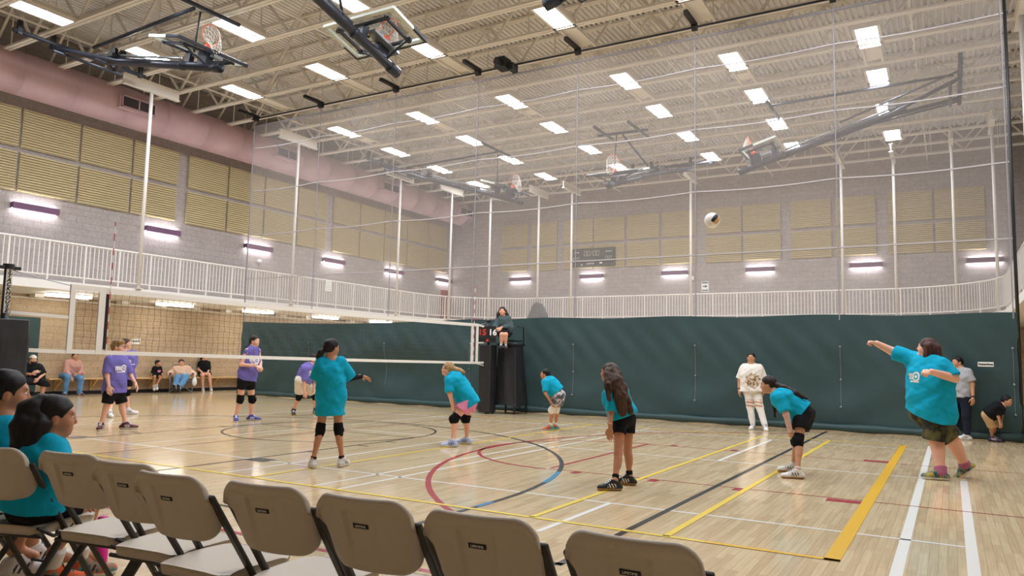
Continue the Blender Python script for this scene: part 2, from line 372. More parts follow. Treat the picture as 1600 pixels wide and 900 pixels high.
# hanger poles that carry the track from the roof
HP = [(-20.2,13.05),(-20.2,18.85),(-20.2,24.7),(-19.75,27.9),(-18.55,29.38),(-16.3,30.0),(-14.6,30.0),(-9.15,30.0),(-3.4,30.0),(-1.64,29.97),(0.2,29.1),(1.3,27.4),(1.5,18.85)]
HN = ['nearest on the left wall side','second along the left wall side','third along the left wall side','at the start of the far left corner','in the middle of the far left corner','ending the far left corner','just left of the scoreboard','mid back railing, left of the flying ball','fourth from the right along the back','third from the right along the back','second from the right along the back','rightmost on the curved railing','beside the mesh curtain, right edge']
for (a, c), hn in zip(HP, HN):
    t = thing('hanger_pole', 'white hanger pole from railing to roof, '+hn, 'pole', (a, c, DECK), 'steel hanger poles carrying the running track')
    q = MB(); q.tube([(a+.04, c, DECK), (a+.04, c, 8.95)], .05, 10); q.build('pole', M['white_steel'], t, True)
    q = MB(); q.box((a-.04, c-.9, 8.95), (a+.1, c+.9, 8.98)); q.box((a-.04, c-.9, 9.23), (a+.1, c+.9, 9.26)); q.box((a+.015, c-.9, 8.98), (a+.045, c+.9, 9.23)); q.build('top_beam', M['cream'], t)
    q = MB(); q.box((a-.05, c-.1, DECK), (a+.13, c+.1, DECK+.02)); q.build('base_plate', M['white_steel'], t)
# ------------------------------------------------------------------ ceiling lights
LX = [-18.5,-15.0,-11.55,-7.78,-4.74,-1.5,1.9]; LY = [6.15,9.05,11.9,14.95,19.42,22.3,25.25,28.25]
LXN = ['leftmost column','second column from the left','third column from the left','fourth column from the left','fifth column from the left','sixth column from the left','rightmost column']
def ceiling_light(x, y, label):
    t = thing('ceiling_light', label, 'light', (x, y, ZC), 'fluorescent ceiling lights between the joists')
    q = MB(); w, l = .235, .61
    q.box((x-w-.07, y-l-.03, ZC+.03), (x+w+.07, y+l+.03, ZC+.09)); q.box((x-w-.02, y-l, ZC+.09), (x+w+.02, y+l, ZC+.2))
    for s in (-1, 1):
        q.box((x+s*(w+.035)-.035, y-l-.03, ZC+.0), (x+s*(w+.035)+.035, y+l+.03, ZC+.03))
        q.box((x-w, y+s*(l+.015)-.015, ZC+.0), (x+w, y+s*(l+.015)+.015, ZC+.03))
    q.build('housing', M['cream'], t)
    q = MB(); q.add([(x-w, y-l, ZC+.02), (x-w, y+l, ZC+.02), (x+w, y+l, ZC+.02), (x+w, y-l, ZC+.02)], [(0,1,2,3)]); q.build('diffuser', M['lamp'], t)
    return t
for j, y in enumerate(LY):
    for i, x in enumerate(LX):
        if i == 6 and y > 16: continue
        side = 'before the divider curtain' if y < 16.6 else 'beyond the divider curtain'
        r = ORD[j] if y < 16.6 else ORD[j-4]
        ceiling_light(x, y, 'glowing ceiling light in the %s, %s row %s' % (LXN[i], r, side))
# cream channels and unlit boxes in line with the lights
for i, x in enumerate(LX[:6]):
    for j, (y0, y1) in enumerate(((15.6,16.9),(20.1,21.2))):
        q = MB()
        for s in (-1, 1): q.box((x+s*.2-.03, y0, ZC+.01), (x+s*.2+.03, y1, ZC+.08))
        if j == 0 or i % 2: q.box((x-.17, y0+.1, ZC+.06), (x+.17, y1-.1, ZC+.08))
        else: q.box((x-.17, y0+.3, ZC+.04), (x+.17, y1-.3, ZC+.08))
        struct(q.build('ceiling_channel', M['cream']))

# ------------------------------------------------------------------ acoustic panels
def acoustic_panel(P, ax, nrm, w, h, label):
    """P lower near corner; ribs run level"""
    P = Vector(P)+Vector(nrm)*.022; ax = Vector(ax); nrm = Vector(nrm); q = MB(); up = Vector((0,0,1)); n = max(8, int(round(h/.075))); prof = [(0.0, 0.0), (0.03, 0.0)]
    for k in range(n):
        z0 = h*k/n; dz = h/n
        prof += [(.03, z0+dz*.04), (.03, z0+dz*.3), (.07, z0+dz*.42), (.07, z0+dz*.96)]
    prof += [(.07, h), (0.0, h)]
    q.prism([P+nrm*d+up*z for d, z in prof], (0,0,0), tuple(ax*w))
    o = q.build('acoustic_panel', M['panel']); return tag(o, label, 'wall panel', 'tan ribbed acoustic panels')
ROWS = [(5.77, 1.13, 'lower'), (7.05, 1.13, 'upper')]
ys = [9.15+1.7*k for k in range(4)]+[16.29+1.7*k for k in range(4)]+[23.43+1.7*k for k in range(5)]
for z, h, rn in ROWS:
    for i, y in enumerate(ys):
        acoustic_panel((XL, y, z), (0,1,0), (1,0,0), 1.62, h, 'tan ribbed acoustic panel on the left wall, %s row, %s from the near end' % (rn, ORD[i]))
xs = [(-19.79,-18.24),(-18.02,-16.6),(-16.2,-14.66),(-14.59,-13.03),(-12.89,-11.34),(-11.19,-9.68),(-9.19,-7.66),(-7.58,-6.02),(-5.61,-4.05),(-3.9,-2.4),(-1.95,-.43),(-.35,1.27)]
for z, h, rn in ROWS:
    for i, (x0, x1) in enumerate(xs):
        acoustic_panel((x0, YB, z), (1,0,0), (0,-1,0), x1-x0, h, 'tan ribbed acoustic panel on the back wall, %s row, %s from the left' % (rn, ORD[i]))

# ------------------------------------------------------------------ wall sconces
def sconce(c, ax, nrm, L, label):
    c = Vector(c); ax = Vector(ax); nrm = Vector(nrm); t = thing('wall_light', label, 'light', c, 'purple wall lights')
    q = MB(); q.obox(c+nrm*.15, ax, nrm, (0,0,1), (L/2, .012, .09)); q.obox(c+nrm*.01, ax, nrm, (0,0,1), (L/2, .01, .075))
    for s in (-1, 1): q.obox(c+nrm*.08+ax*s*(L/2-.008), ax, nrm, (0,0,1), (.008, .08, .075))
    q.build('housing', M['purple_metal'], t)
    q = MB(); q.obox(c+nrm*.09-Vector((0,0,.062)), ax, nrm, (0,0,1), (L/2-.02, .035, .012)); q.obox(c+nrm*.08+Vector((0,0,.05)), ax, nrm, (0,0,1), (L/2-.1, .045, .01)); q.build('lamp', M['lamp_wall'], t)
for k in range(6): sconce((XL, 11.38+4.06*k, 5.37), (0,1,0), (1,0,0), 1.28, 'purple wall light glowing on the left wall, %s from the near end' % ORD[k])
for k, x in enumerate((-18.65,-14.7,-10.63,-6.89,-2.8,1.21)): sconce((x, YB, 5.38), (1,0,0), (0,-1,0), 1.18, 'purple wall light glowing on the back wall, %s from the left' % ORD[k])
for k in range(5):
    y = 11.85+3.37*k; t = thing('soffit_light', 'fluorescent light under the running track, %s from the near end of the left wall' % ORD[k], 'light', (-21.5, y, SOFF), 'fluorescent lights under the track')
    q = MB(); q.box((-21.68, y-.62, SOFF-.03), (-21.32, y+.62, SOFF)); q.build('housing', M['white'], t)
    q = MB(); q.box((-21.64, y-.58, SOFF-.1), (-21.36, y+.58, SOFF-.031)); q.build('diffuser', M['lamp_soffit'], t)

# ------------------------------------------------------------------ duct, conduit, signs, scoreboard
t = thing('air_duct', 'large round mauve air duct running under the roof along the left wall', 'duct', (-22.1, 6, 8.95))
q = MB(); N = 28; prof = []; y = 2.0
pf_ = [(.6, 0)]
for k in range(21): pf_ += [(.6, 1+1.45*k), (.609, 1.004+1.45*k), (.609, 1.03+1.45*k), (.6, 1.034+1.45*k)]
q.lathe((-22.1, 2.0, 8.93), pf_+[(.6, 30.5)], N, axis=(0,1,0)); q.build('duct_pipe', M['duct'], t, True)
for k in range(4):
    y = 13.45+6.05*k; q = MB(); x = -21.4; q.box((x-.3, y-.6, 8.66), (x+.02, y+.6, 9.08)); g = q.build('vent_collar', M['duct'], t)
    q = MB()
    q.box((x+.02, y-.56, 8.69), (x+.03, y+.56, 9.05), 1)
    for s in (-1, 0, 1): q.box((x+.02, y+s*.54-.02, 8.69), (x+.05, y+s*.54+.02, 9.05), 0)
    for z in (8.69, 9.02): q.box((x+.02, y-.56, z), (x+.05, y+.56, z+.035), 0)
    q.build('vent_grille', [M['duct'], M['grille']], g)
for k in range(9):
    q = MB(); q.tube([(-22.1, 6.5+2.88*k, 9.5), (-22.1, 6.5+2.88*k, ZD)], .012, 6); q.build('hanger_rod', M['cream'], t)
q = MB(); q.tube([(XL+.06, 4, 2.79), (XL+.06, YB-.1, 2.79)], .03, 8); tag(q.build('conduit_pipe', M['cream'], smooth=True), 'cream conduit pipe along the tan wall below the running track', 'pipe')
def sign(name, label, c, ax, nrm, w, h, lines, size):
    c = Vector(c); ax = Vector(ax); nrm = Vector(nrm); t = thing(name, label, 'sign', c)
    q = MB(); q.obox(c+nrm*.006, ax, nrm, (0,0,1), (w/2, .006, h/2)); q.build('plate', M['sign'], t)
    for s, dz in lines: text_mesh('lettering', s, size, M['black'], t, c+nrm*.0135+Vector((0,0,dz)), ax, (0,0,1), .0008, bold=.004)
    return t
sign('wall_sign', 'white NORTH sign on the tan wall behind the purple team', (XL, 14.81, 1.65), (0,1,0), (1,0,0), .3, .19, [('NORTH', 0)], .075)
sign('curtain_sign', 'small white sign with black lettering on the green curtain, right of the grey-shirted woman', (.56, 16.49, 1.415), (1,0,0), (0,-1,0), .25, .085, [('Concordance', 0)], .042)
t = thing('arrow_sign', 'white sign with black arrow on the back wall above the railing', 'sign', (-9.26, YB, 4.73))
q = MB(); q.box((-9.42, YB-.014, 4.5), (-9.1, YB-.001, 4.95)); q.build('plate', M['sign'], t)
q = MB(); q.box((-9.36, YB-.02, 4.71), (-9.25, YB-.0145, 4.75)); q.add([(-9.25, YB-.018, 4.66), (-9.15, YB-.018, 4.73), (-9.25, YB-.018, 4.80)], [(0,1,2)])
q.box((-9.4, YB-.02, 4.87), (-9.12, YB-.0145, 4.92)); q.box((-9.4, YB-.02, 4.54), (-9.12, YB-.0145, 4.58)); q.build('arrow', M['black'], t)
t = thing('notice_sheet', 'white notice sheet with lines of print hung on the left railing', 'sign', (-20.17, 20.67, 3.95))
q = MB(); q.box((-20.165, 20.52, 3.74), (-20.155, 20.82, 4.17)); q.build('sheet', M['sign'], t)
q = MB()
for k in range(5): q.box((-20.1549, 20.56, 3.8+.07*k), (-20.153, 20.78-.04*(k % 2), 3.82+.07*k))
q.build('print_line', M['digit_off'], t)
q = MB(); q.box((XL+.001, 31.5, DECK), (XL+.09, 32.1, 4.88)); tag(q.build('corner_pad', M['maroon'], bevel=.02), 'tall maroon pad standing in the far left corner of the track', 'pad')
# scoreboard on the back wall
sx0, sx1, sz0, sz1, sy = -15.75, -13.48, 5.83, 6.72, YB-.075
t = thing('scoreboard', 'dark wall scoreboard with unlit digits on the back wall', 'scoreboard', (-14.6, sy, 5.8))
q = MB(); q.box((sx0, sy-.12, sz0), (sx1, sy, sz1)); q.build('case', M['board_dark'], t, bevel=.01)
def seven(c, w, h, segs, m, parent, name, y, th=.022):
    q = MB(); x, z = c; S = dict(a=((x-w,z+h),(x+w,z+h)), g=((x-w,z),(x+w,z)), d=((x-w,z-h),(x+w,z-h)), f=((x-w,z),(x-w,z+h)), b=((x+w,z),(x+w,z+h)), e=((x-w,z-h),(x-w,z)), c=((x+w,z-h),(x+w,z)))
    for s in segs:
        (a0, b0), (a1, b1) = S[s]; q.box((min(a0,a1)-th/2+.0, y-.006, min(b0,b1)-th/2), (max(a0,a1)+th/2, y, max(b0,b1)+th/2))
    return q.build(name, m, parent)
yy = sy-.1205
for k, x in enumerate((-14.98,-14.8,-14.52,-14.34)): seven((x, 6.47), .06, .11, 'abcdef', M['digit_off'], t, 'clock_digit', yy)
q = MB(); q.box((-14.67, yy-.006, 6.5), (-14.63, yy, 6.54)); q.box((-14.67, yy-.006, 6.4), (-14.63, yy, 6.44)); q.build('clock_colon', M['digit_off'], t)
for x in (-15.55,-15.38,-13.88,-13.7): seven((x, 6.2), .055, .1, 'abcdef', M['digit_off'], t, 'score_digit', yy)
text_mesh('lettering', 'HOME', .1, M['sign'], t, (-15.45, yy-.002, 6.53), (1,0,0), (0,0,1)); text_mesh('lettering', 'GUESTS', .1, M['sign'], t, (-13.78, yy-.002, 6.53), (1,0,0), (0,0,1))
text_mesh('lettering', 'period', .14, M['sign'], t, (-14.72, yy-.002, 5.99), (1,0,0), (0,0,1))
q = MB(); q.box((-14.25, yy-.004, 5.96), (-14.1, yy, 6.03)); q.box((-15.2, yy-.004, 5.9), (-15.14, yy, 5.96)); q.build('indicator', M['sign'], t)
for x, z, lb in ((-22.79, 4.0, 0),): pass
q = MB(); q.lathe((XL, 19.6, 4.86), [(.07,0),(.08,.05),(.05,.12),(0.01,.14)], 14, axis=(1,0,0)); tag(q.build('security_camera', M['white'], smooth=True), 'small white dome camera on the left wall under the third wall light', 'camera')
q = MB(); q.box((-9.95, YB-.07, 5.02), (-9.75, YB, 5.2)); tag(q.build('alarm_box', M['white'], bevel=.01), 'small white alarm box on the back wall beside the hanger pole', 'alarm')
# grey jacket draped on the far railing
q = MB(); jy = 29.86; g = []
for k in range(13):
    v = k/12; z = 3.95-.78*v; w = .16+.42*v**.8
    for i in range(11):
        u = i/10*2-1; g.append((-16.14+u*w+.02*v, jy-.06-.1*(1-u*u)-.03*math.sin(u*9+v*3)*v, z-(.06*abs(u) if k == 0 else 0)))
F = [(k*11+i, k*11+i+1, (k+1)*11+i+1, (k+1)*11+i) for k in range(12) for i in range(10)]
q.add(g, F); nn = len(g); q.add([(a, jy, c) for a, _, c in g], [tuple(reversed(f)) for f in F])
rim = list(range(11))+[k*11+10 for k in range(1, 13)]+[12*11+i for i in range(9, -1, -1)]+[k*11 for k in range(11, 0, -1)]
for a, c in zip(rim, rim[1:]+rim[:1]): q.f.append((a, nn+a, nn+c, c)); q.m.append(0)
tag(q.build('draped_jacket', M['grey_cloth'], smooth=True), 'dark grey jacket draped over the far track railing, right of the referee', 'jacket')

# ------------------------------------------------------------------ divider curtain
CY = 16.68; CX0, CX1 = -19.95, 1.1; VT = 2.37
t = thing('divider_curtain', 'full width gym divider curtain, green vinyl below and pale mesh above', 'curtain', (-9.4, CY, 0))
def cy(x, z):
    d = .03*math.sin(x*1.9+.6*math.sin(x*.7))+.012*math.sin(x*4.3+z*1.5)
    d += .10*math.exp(-((x+13.2)/2.6)**2)*math.sin(2.6*(z+.16*(x+13.2)**2)-.3)*(.3+.7*min(1, z))
    d += .012*math.sin(z*7+math.sin(x*2.2)*2)*math.exp(-((z-.5)/.7)**2)+.02*math.sin(x*11+z*9)*math.exp(-((z-1.9)/.6)**2)
    for c in (-16.9,-13.9,-11,-7.97,-4.97,-1.96): d += -.025*math.exp(-((x-c)/.35)**2)*math.sin(z*4.2)
    return CY-.035+d*min(1, .25+(VT-z)*.8)
def cz(x): return -.09*max(0, math.sin(math.pi*(x+19.95)/8.9)) if x < -11.05 else (.02*math.sin(x*2))
q = MB(); nx, nz = 260, 44; vs = []
for k in range(nz+1):
    for i in range(nx+1):
        x = CX0+(CX1-CX0)*i/nx; top = VT+cz(x); z = .10+(top-.10)*k/nz; vs.append((x, cy(x, z), z))
q.add(vs, [(k*(nx+1)+i, k*(nx+1)+i+1, (k+1)*(nx+1)+i+1, (k+1)*(nx+1)+i) for k in range(nz) for i in range(nx)])
q.build('vinyl_panel', M['vinyl'], t, True)
q = MB(); q.tube([(CX0+(CX1-CX0)*i/60, cy(CX0+(CX1-CX0)*i/60, .1)-.03-.03*math.sin(i*.9), .085) for i in range(61)], [.075+.012*math.sin(i*1.7) for i in range(61)], 10); q.build('bottom_hem', M['vinyl'], t, True)
q = MB(); q.add([(CX0, CY, VT-.1), (CX1, CY, VT-.1), (CX1, CY, 8.92), (CX0, CY, 8.92)], [(0,1,2,3)]); q.build('mesh_panel', M['mesh'], t, label='pale see-through mesh upper panel')
for k, z in enumerate((8.18, 6.72, 5.25, 3.78)):
    xs_ = [CX0+(CX1-CX0)*i/80 for i in range(81)]; q = MB(); vs = []
    for x in xs_:
        sag = (-.05 if k < 3 else .0)*abs(math.sin(math.pi*(x+1.96)/3.0)); vs += [(x, CY-.012, z+sag-.014), (x, CY-.012, z+sag+.014), (x, CY+.012, z+sag+.014), (x, CY+.012, z+sag-.014)]
    F = []
    for i in range(80):
        for a in range(4): F.append((4*i+a, 4*i+(a+1) % 4, 4*i+4+(a+1) % 4, 4*i+4+a))
    q.add(vs, F); q.build('mesh_seam', M['seam'], t)
for x in (CX0+.03,-16.9,-13.88,-11.0,-7.97,-4.95,-1.95,1.03):
    q = MB(); q.box((x-.02, CY-.03, .7 if x > -12 else VT), (x+.02, CY-.018, 9.1)) if False else q.box((x-.011, CY-.03, VT-.1), (x+.011, CY-.018, 9.1)); q.build('lift_strap', M['strap'], t)
for x in (-16.9,-13.88,-11.0,-7.97,-4.95,-1.95,1.0):
    for z in (1.72, 1.05, .5) if x > -12 else (1.7,):
        q = MB(); q.lathe((x, cy(x, z)-.022, z), [(.02,0),(.02,.008),(.01,.014)], 10, axis=(0,-1,0)); g = q.build('strap_ring', M['grey_steel'], t)
    z = 1.5 if x < -12 else 1.0; q = MB(); q.tube([(x, cy(x, w)-.014, w) for w in [.5+(1.72-.5)*i/8 for i in range(9)]], .003, 5); q.build('lift_cord', M['strap'], t)
q = MB(); q.tube([(CX1, CY, .05), (CX1, CY, 9.1)], .03, 8); q.build('edge_cord', M['post_black'], t, True, label='dark edge cord')
q = MB(); q.tube([(CX0-.02, CY, VT), (CX0-.02, CY, 9.1)], .014, 8); q.build('edge_cord', M['strap'], t, True)
q = MB(); q.tube([(CX0, CY, 8.93), (CX1, CY, 8.93)], .03, 10); q.build('batten_pipe', M['strap'], t, True)
q = MB(); q.tube([(CX0-.1, CY-.05, 9.17), (CX1+1.5, CY-.05, 9.17)], .025, 10); q.build('drive_shaft', M['navy_steel'], t, True)
for x in (CX0+.1,-16.9,-13.88,-11.0,-7.97,-4.95,-1.95,1.03):
    q = MB(); q.box((x-.05, CY-.75, 9.2), (x+.05, CY+.05, 9.29)); q.lathe((x-.06, CY-.05, 9.17), [(.09,0),(.09,.12)], 12, axis=(1,0,0)); q.build('ceiling_clamp', M['black'], t)
q = MB(); q.box((-10.2, CY-.5, 9.0), (-9.9, CY-.1, 9.28)); q.lathe((-10.05, CY-.55, 9.1), [(.09,-.1),(.1,0),(.1,.3)], 12, axis=(0,1,0)); q.box((-9.9, CY-.3, 8.95), (-9.75, CY, 9.15)); q.build('drive_motor', M['black'], t, bevel=.01)
# green wall pad at the left
q = MB(); q.box((XL, 8.2, .1), (XL+.1, 11.78, 2.24)); tag(q.build('wall_padding', M['vinyl'], bevel=.03), 'dark green padding on the left wall behind the near net post', 'wall padding')

# ------------------------------------------------------------------ basketball hoops
def hoop(pivot, end, label, along, braces):
    """pivot: hinge under the roof; end: boom tip; along: horizontal direction of the hanger pipe"""
    P = Vector(pivot); E = Vector(end); a = (E-P).normalized(); L = (E-P).length; w = Vector(along).normalized()
    n = w.cross(a).normalized(); n = n if n.z > 0 else -n
    t = thing('basketball_hoop', label, 'basketball hoop', P, 'folded-up basketball hoops under the roof')
    up = Vector((0,0,1))
    q = MB(); q.tube([P+w*-1.75+up*.12, P+w*1.75+up*.12], .055, 10); q.tube([P+w*-.9+a*.25-up*.1, P+w*.9+a*.25-up*.1], .045, 8); q.build('hanger_pipe', M['navy_steel'], t, True)
    for s in (-1.6,-.8,.8,1.6):
        q = MB(); q.box(tuple(P+w*s+Vector((-.05,-.05,.05))), tuple(P+w*s+Vector((.05,.05,.4)))); q.build('roof_clamp', M['black'], t)
    q = MB(); q.tube([P+a*(L*.22), E], .1, 14); q.tube([E-a*.28, E], .115, 14); q.tube([E-a*1.45, E-a*1.35], .115, 14); q.build('boom', M['navy_steel'], t, True)
    for s in (-1, 1):
        q = MB(); q.tube([P+w*s*.85, P+a*(L*.3)+w*s*.06, P+a*(L*.55)+n*.02+w*s*.07], .055, 8); q.build('boom_arm', M['navy_steel'], t, True)
    q = MB(); q.tube([P+a*.7+n*.16, E-a*1.5+n*.16], .03, 8); q.build('leveling_rod', M['grey_steel'], t, True)
    q = MB()
    for s in (-.11, .11): q.lathe(P+a*(L*.27)+n*.2+w*s, [(.03,-.05),(.12,-.045),(.12,-.02),(.07,-.015),(.07,.015),(.12,.02),(.12,.045),(.03,.05)], 14, axis=tuple(w))
    q.obox(P+a*(L*.27)+n*.12, w, a, n, (.2, .09, .05)); q.build('winch', M['black'], t)
    # backboard
    bw, bh, th = .915, 1.07, .03; B0 = E-a*.35+n*.36; B1 = B0-a*bh; mid = (B0+B1)/2
    q = MB(); q.obox(mid, w, a, n, (bw-.02, bh/2-.02, .006)); q.build('backboard', M['glass'], t, label='clear glass backboard')
    q = MB()
    for s in (-1, 1):
        q.obox(mid+w*s*(bw-.02), w, a, n, (.038, bh/2, .032)); q.obox(mid+a*s*(bh/2-.02), w, a, n, (bw, .038, .032))
    q.build('board_frame', M['board_frame'], t)
    q = MB(); q.obox(B0+a*.01, w, a, n, (bw+.03, .03, .04))
    for s in (-1, 1): q.obox(B0-a*.2+w*s*(bw+.01), w, a, n, (.03, .22, .04))
    q.build('edge_padding', M['navy_steel'], t, bevel=.015)
    q = MB()
    for s in (-1, 1):
        q.tube([E-a*.45, mid+w*s*.7+a*.3-n*.03], .025, 6); q.obox(mid+w*s*.62-n*.05, w, a, n, (.03, .42, .025)); q.obox(mid+a*s*.36-n*.05, w, a, n, (.7, .03, .025))
    q.obox(mid+a*.28-n*.19, w, a, n, (.09, .16, .17)); q.obox(mid-a*.3-n*.19, w, a, n, (.06, .08, .17)); q.build('support_frame', M['navy_steel'], t)
    q = MB(); q.obox(mid+a*.2+w*.1-n*.1, w, a, n, (.12, .4, .03)); q.build('height_adjuster', M['grey_steel'], t)
    # rim stands up from the folded board
    R0 = B0-a*.22; c = R0+n*.38; r = .2285
    q = MB(); q.tube([c+w*r*math.cos(2*math.pi*k/28)+n*r*math.sin(2*math.pi*k/28) for k in range(28)], .011, 8, closed=True)
    q.obox(R0+n*.08, w, a, n, (.075, .05, .07)); q.obox(R0+n*.018, w, a, n, (.11, .09, .012)); q.build('rim', M['orange'], t, True, label='orange rim')
    q = MB(); K = 12; rows = 5; g = (-up-a*.0)
    def npt(k, j):
        f = j/rows; rr_ = r*(1-.42*f); th_ = 2*math.pi*(k+.5*(j % 2))/K; base = w*rr_*math.cos(th_)+n*rr_*math.sin(th_)
        return c+base+a*(.40*f)*.55+(-up)*(.30*f*f)
    for j in range(rows):
        for k in range(K):
            for kk in (k, k+1 if j % 2 else k-1): q.tube([npt(k, j), npt(kk % K if True else kk, j+1)], .006, 4, caps=False)
    q.build('net', M['cord_white'], t, label='white cord net')
    for (p0, p1, rad, m_) in braces:
        q = MB(); q.tube([p0, p1], rad, 8); q.build('brace_pipe', M[m_], t, True)
    return t
zb = 9.16
hoop((-19.6,10.7,9.0), (-14.05,10.7,7.74), 'folded basketball hoop at upper left with its rim edge-on beside the duct', (0,1,0),
     [((-19.0,10.6,zb), (-14.7,10.4,zb), .045, 'navy_steel'), ((-14.55,9.2,zb), (-14.5,11.5,zb), .055, 'navy_steel'), ((-14.6,10.5,9.1), (-14.9,10.6,8.15), .022, 'black')])
hoop((.45,10.7,9.0), (-5.75,10.7,7.3), 'folded basketball hoop cut off by the top edge of the photo', (0,1,0), [])
hoop((-19.6,23.6,9.0), (-13.5,23.6,7.13), 'folded basketball hoop behind the mesh along the left side, beyond the air duct', (0,1,0),
     [((-19.2,23.9,zb), (-14.6,23.6,zb), .04, 'navy_steel'), ((-14.5,22.3,zb), (-14.5,24.5,zb), .05, 'navy_steel'), ((-14.6,23.6,9.1), (-14.6,23.6,7.7), .022, 'black')])
hoop((.45,23.3,9.0), (-5.54,23.3,7.3), 'folded basketball hoop behind the mesh at right on a long dark boom', (0,1,0),
     [((.3,22.6,zb), (-4.5,22.9,zb), .04, 'navy_steel'), ((-4.5,22.4,zb), (-4.5,24.2,zb), .05, 'navy_steel'), ((.45,24.6,9.05), (-2.6,23.4,8.2), .03, 'navy_steel'), ((.45,22.0,9.05), (-2.6,23.2,8.45), .03, 'navy_steel')])
hoop((-10.0,5.6,9.02), (-10.0,12.0,7.33), 'folded glass basketball hoop seen from below with a ball stuck in it', (1,0,0),
     [((-10.0,9.9,9.2), (-10.0,10.35,7.75), .03, 'navy_steel')])
hoop((-9.4,28.3,9.0), (-9.6,22.5,7.13), 'folded basketball hoop behind the mesh above the scoreboard, seen edge-on', (1,0,0),
     [((-10.1,22.4,zb), (-10.1,24.0,zb), .05, 'navy_steel'), ((-8.87,22.4,zb), (-8.87,24.3,zb), .05, 'navy_steel'), ((-10.4,23.4,zb), (-8.6,23.5,zb), .05, 'navy_steel'), ((-9.7,23.4,9.1), (-9.7,23.2,7.6), .022, 'black'), ((-9.5,23.5,9.1), (-9.5,26.4,8.5), .035, 'navy_steel')])

# ------------------------------------------------------------------ balls
def ball(c, r, label, rot):
    t = thing('volleyball', label, 'ball', c, None); 
    # panels: 18 strips, coloured bands
    q = MB(); Rm = Matrix.Rotation(rot[0], 3, 'X') @ Matrix.Rotation(rot[1], 3, 'Y') @ Matrix.Rotation(rot[2], 3, 'Z'); n = 24; vs = []; fs = []; ms = []
    for face in range(6):
        ax = face//2; sg = 1 if face % 2 else -1; o = len(vs)
        for i in range(n+1):
            for j in range(n+1):
                u = math.tan(math.pi/4*(2*i/n-1)); v = math.tan(math.pi/4*(2*j/n-1)); p = [0,0,0]; p[ax] = sg; p[(ax+1) % 3] = u; p[(ax+2) % 3] = v
                d = Vector(p).normalized(); fi = (j % (n//3)) ; seam = .988 if (j % (n//3) == 0 or i in (0, n)) else 1.0
                vs.append(Rm @ d*r*seam+Vector(c))
        for i in range(n):
            for j in range(n):
                f = (o+i*(n+1)+j, o+(i+1)*(n+1)+j, o+(i+1)*(n+1)+j+1, o+i*(n+1)+j+1); f = f if sg > 0 else f[::-1]
                band = j//(n//3); fs.append(f); ms.append(1 if band == 1 and ax == 0 else (2 if band == 2 and ax == 0 else 0))
    for f, m_ in zip(fs, ms): q.add([vs[i] for i in f], [(0,1,2,3)], m_)
    q.build('ball_shell', [M['white'], M['black'], M['ball_tan']], t, True); return t
M['ball_tan'] = mat('ball_tan', '#c9a56a', 0.6)
ball((-2.74,10.0,3.25), .105, 'white black and tan volleyball in flight above the court', (.5,2.4,.5))
ball((-10.05,11.0,7.78), .105, 'volleyball stuck behind the rim of the glass hoop', (.2,.4,.4))

# ------------------------------------------------------------------ volleyball net and posts
NX = -9.8; Y0, Y1 = 5.42, 15.12; NT, NB = 2.16, 1.235
def nt_(y): s = (y-Y0)/(Y1-Y0); return NT-.05*math.sin(math.pi*s)*.6
def nb_(y): s = (y-Y0)/(Y1-Y0); return 1.265-.07*s-.015*math.sin(math.pi*s)
t = thing('volleyball_net', 'volleyball net with white tapes stretched across the court', 'net', (NX, Y0, 1.2))
N = 40; ys_ = [Y0+(Y1-Y0)*i/N for i in range(N+1)]
def band(f0, f1, th, name, m_):
    q = MB(); vs = []
    for y in ys_: vs += [(NX-th, y, f0(y)), (NX+th, y, f0(y)), (NX+th, y, f1(y)), (NX-th, y, f1(y))]
    F = [(0,1,2,3), (4*N+3,4*N+2,4*N+1,4*N)]
    for i in range(N):
        for a in range(4): F.append((4*i+(a+1) % 4, 4*i+a, 4*i+4+a, 4*i+4+(a+1) % 4))
    q.add(vs, F); return q.build(name, m_, t)
band(lambda y: nt_(y)-.07, nt_, .012, 'top_tape', M['tape']); band(nb_, lambda y: nb_(y)+.055, .01, 'bottom_tape', M['tape'])
q = MB()
for i in range(1, 97):
    y = Y0+(Y1-Y0)*i/97; zs = [nb_(y)+.05+(nt_(y)-.06-nb_(y)-.05)*k/8 for k in range(9)]
    q.tube([(NX, y+.012*math.sin(k*2.1+i*1.3), z) for k, z in enumerate(zs)], .0022, 3, caps=False)
for k in range(1, 9):
    q.tube([(NX, y, nb_(y)+.05+(nt_(y)-.06-nb_(y)-.05)*k/9+.008*math.sin(i*1.7+k)) for i, y in enumerate(ys_)], .0022, 3, caps=False)
q.build('net_mesh', M['net_cord'], t, label='dark square net mesh')
for y in (Y0+.03, Y1-.03, 5.84, 14.88):
    w_ = .035 if y in (Y0+.03, Y1-.03) else .045
    q = MB(); q.box((NX-.014, y-w_, nb_(y)), (NX+.014, y+w_, nt_(y))); q.build('side_tape', M['tape'], t)
q = MB(); q.box((NX-.02, 5.895, 1.33), (NX+.02, 5.925, 2.07)); q.build('antenna_sleeve', M['black'], t)
for y in (5.93, 14.9):
    q = MB(); z = 1.3; k = 0
    while z < 3.05:
        q.tube([(NX+.03, y, z), (NX+.03, y, min(z+.1, 3.06))], .0065, 6, mi=k % 2); z += .1; k += 1
    q.build('antenna', [M['white'], M['red']], t, label='red and white striped antenna')
for (y0, z0, y1, z1, wd) in ((Y0,1.73,4.72,1.75,.025),(Y0,1.285,4.9,1.3,.03),(Y1,1.7,15.5,1.72,.02),(Y1,1.225,15.4,1.23,.03),(Y1,1.2,15.4,1.16,.012),(Y1,2.13,15.75,2.07,.03)):
    q = MB(); q.bar((NX, y0, z0), (NX, y1, z1), .012, wd*1.6); q.build('strap', M['tape'], t)
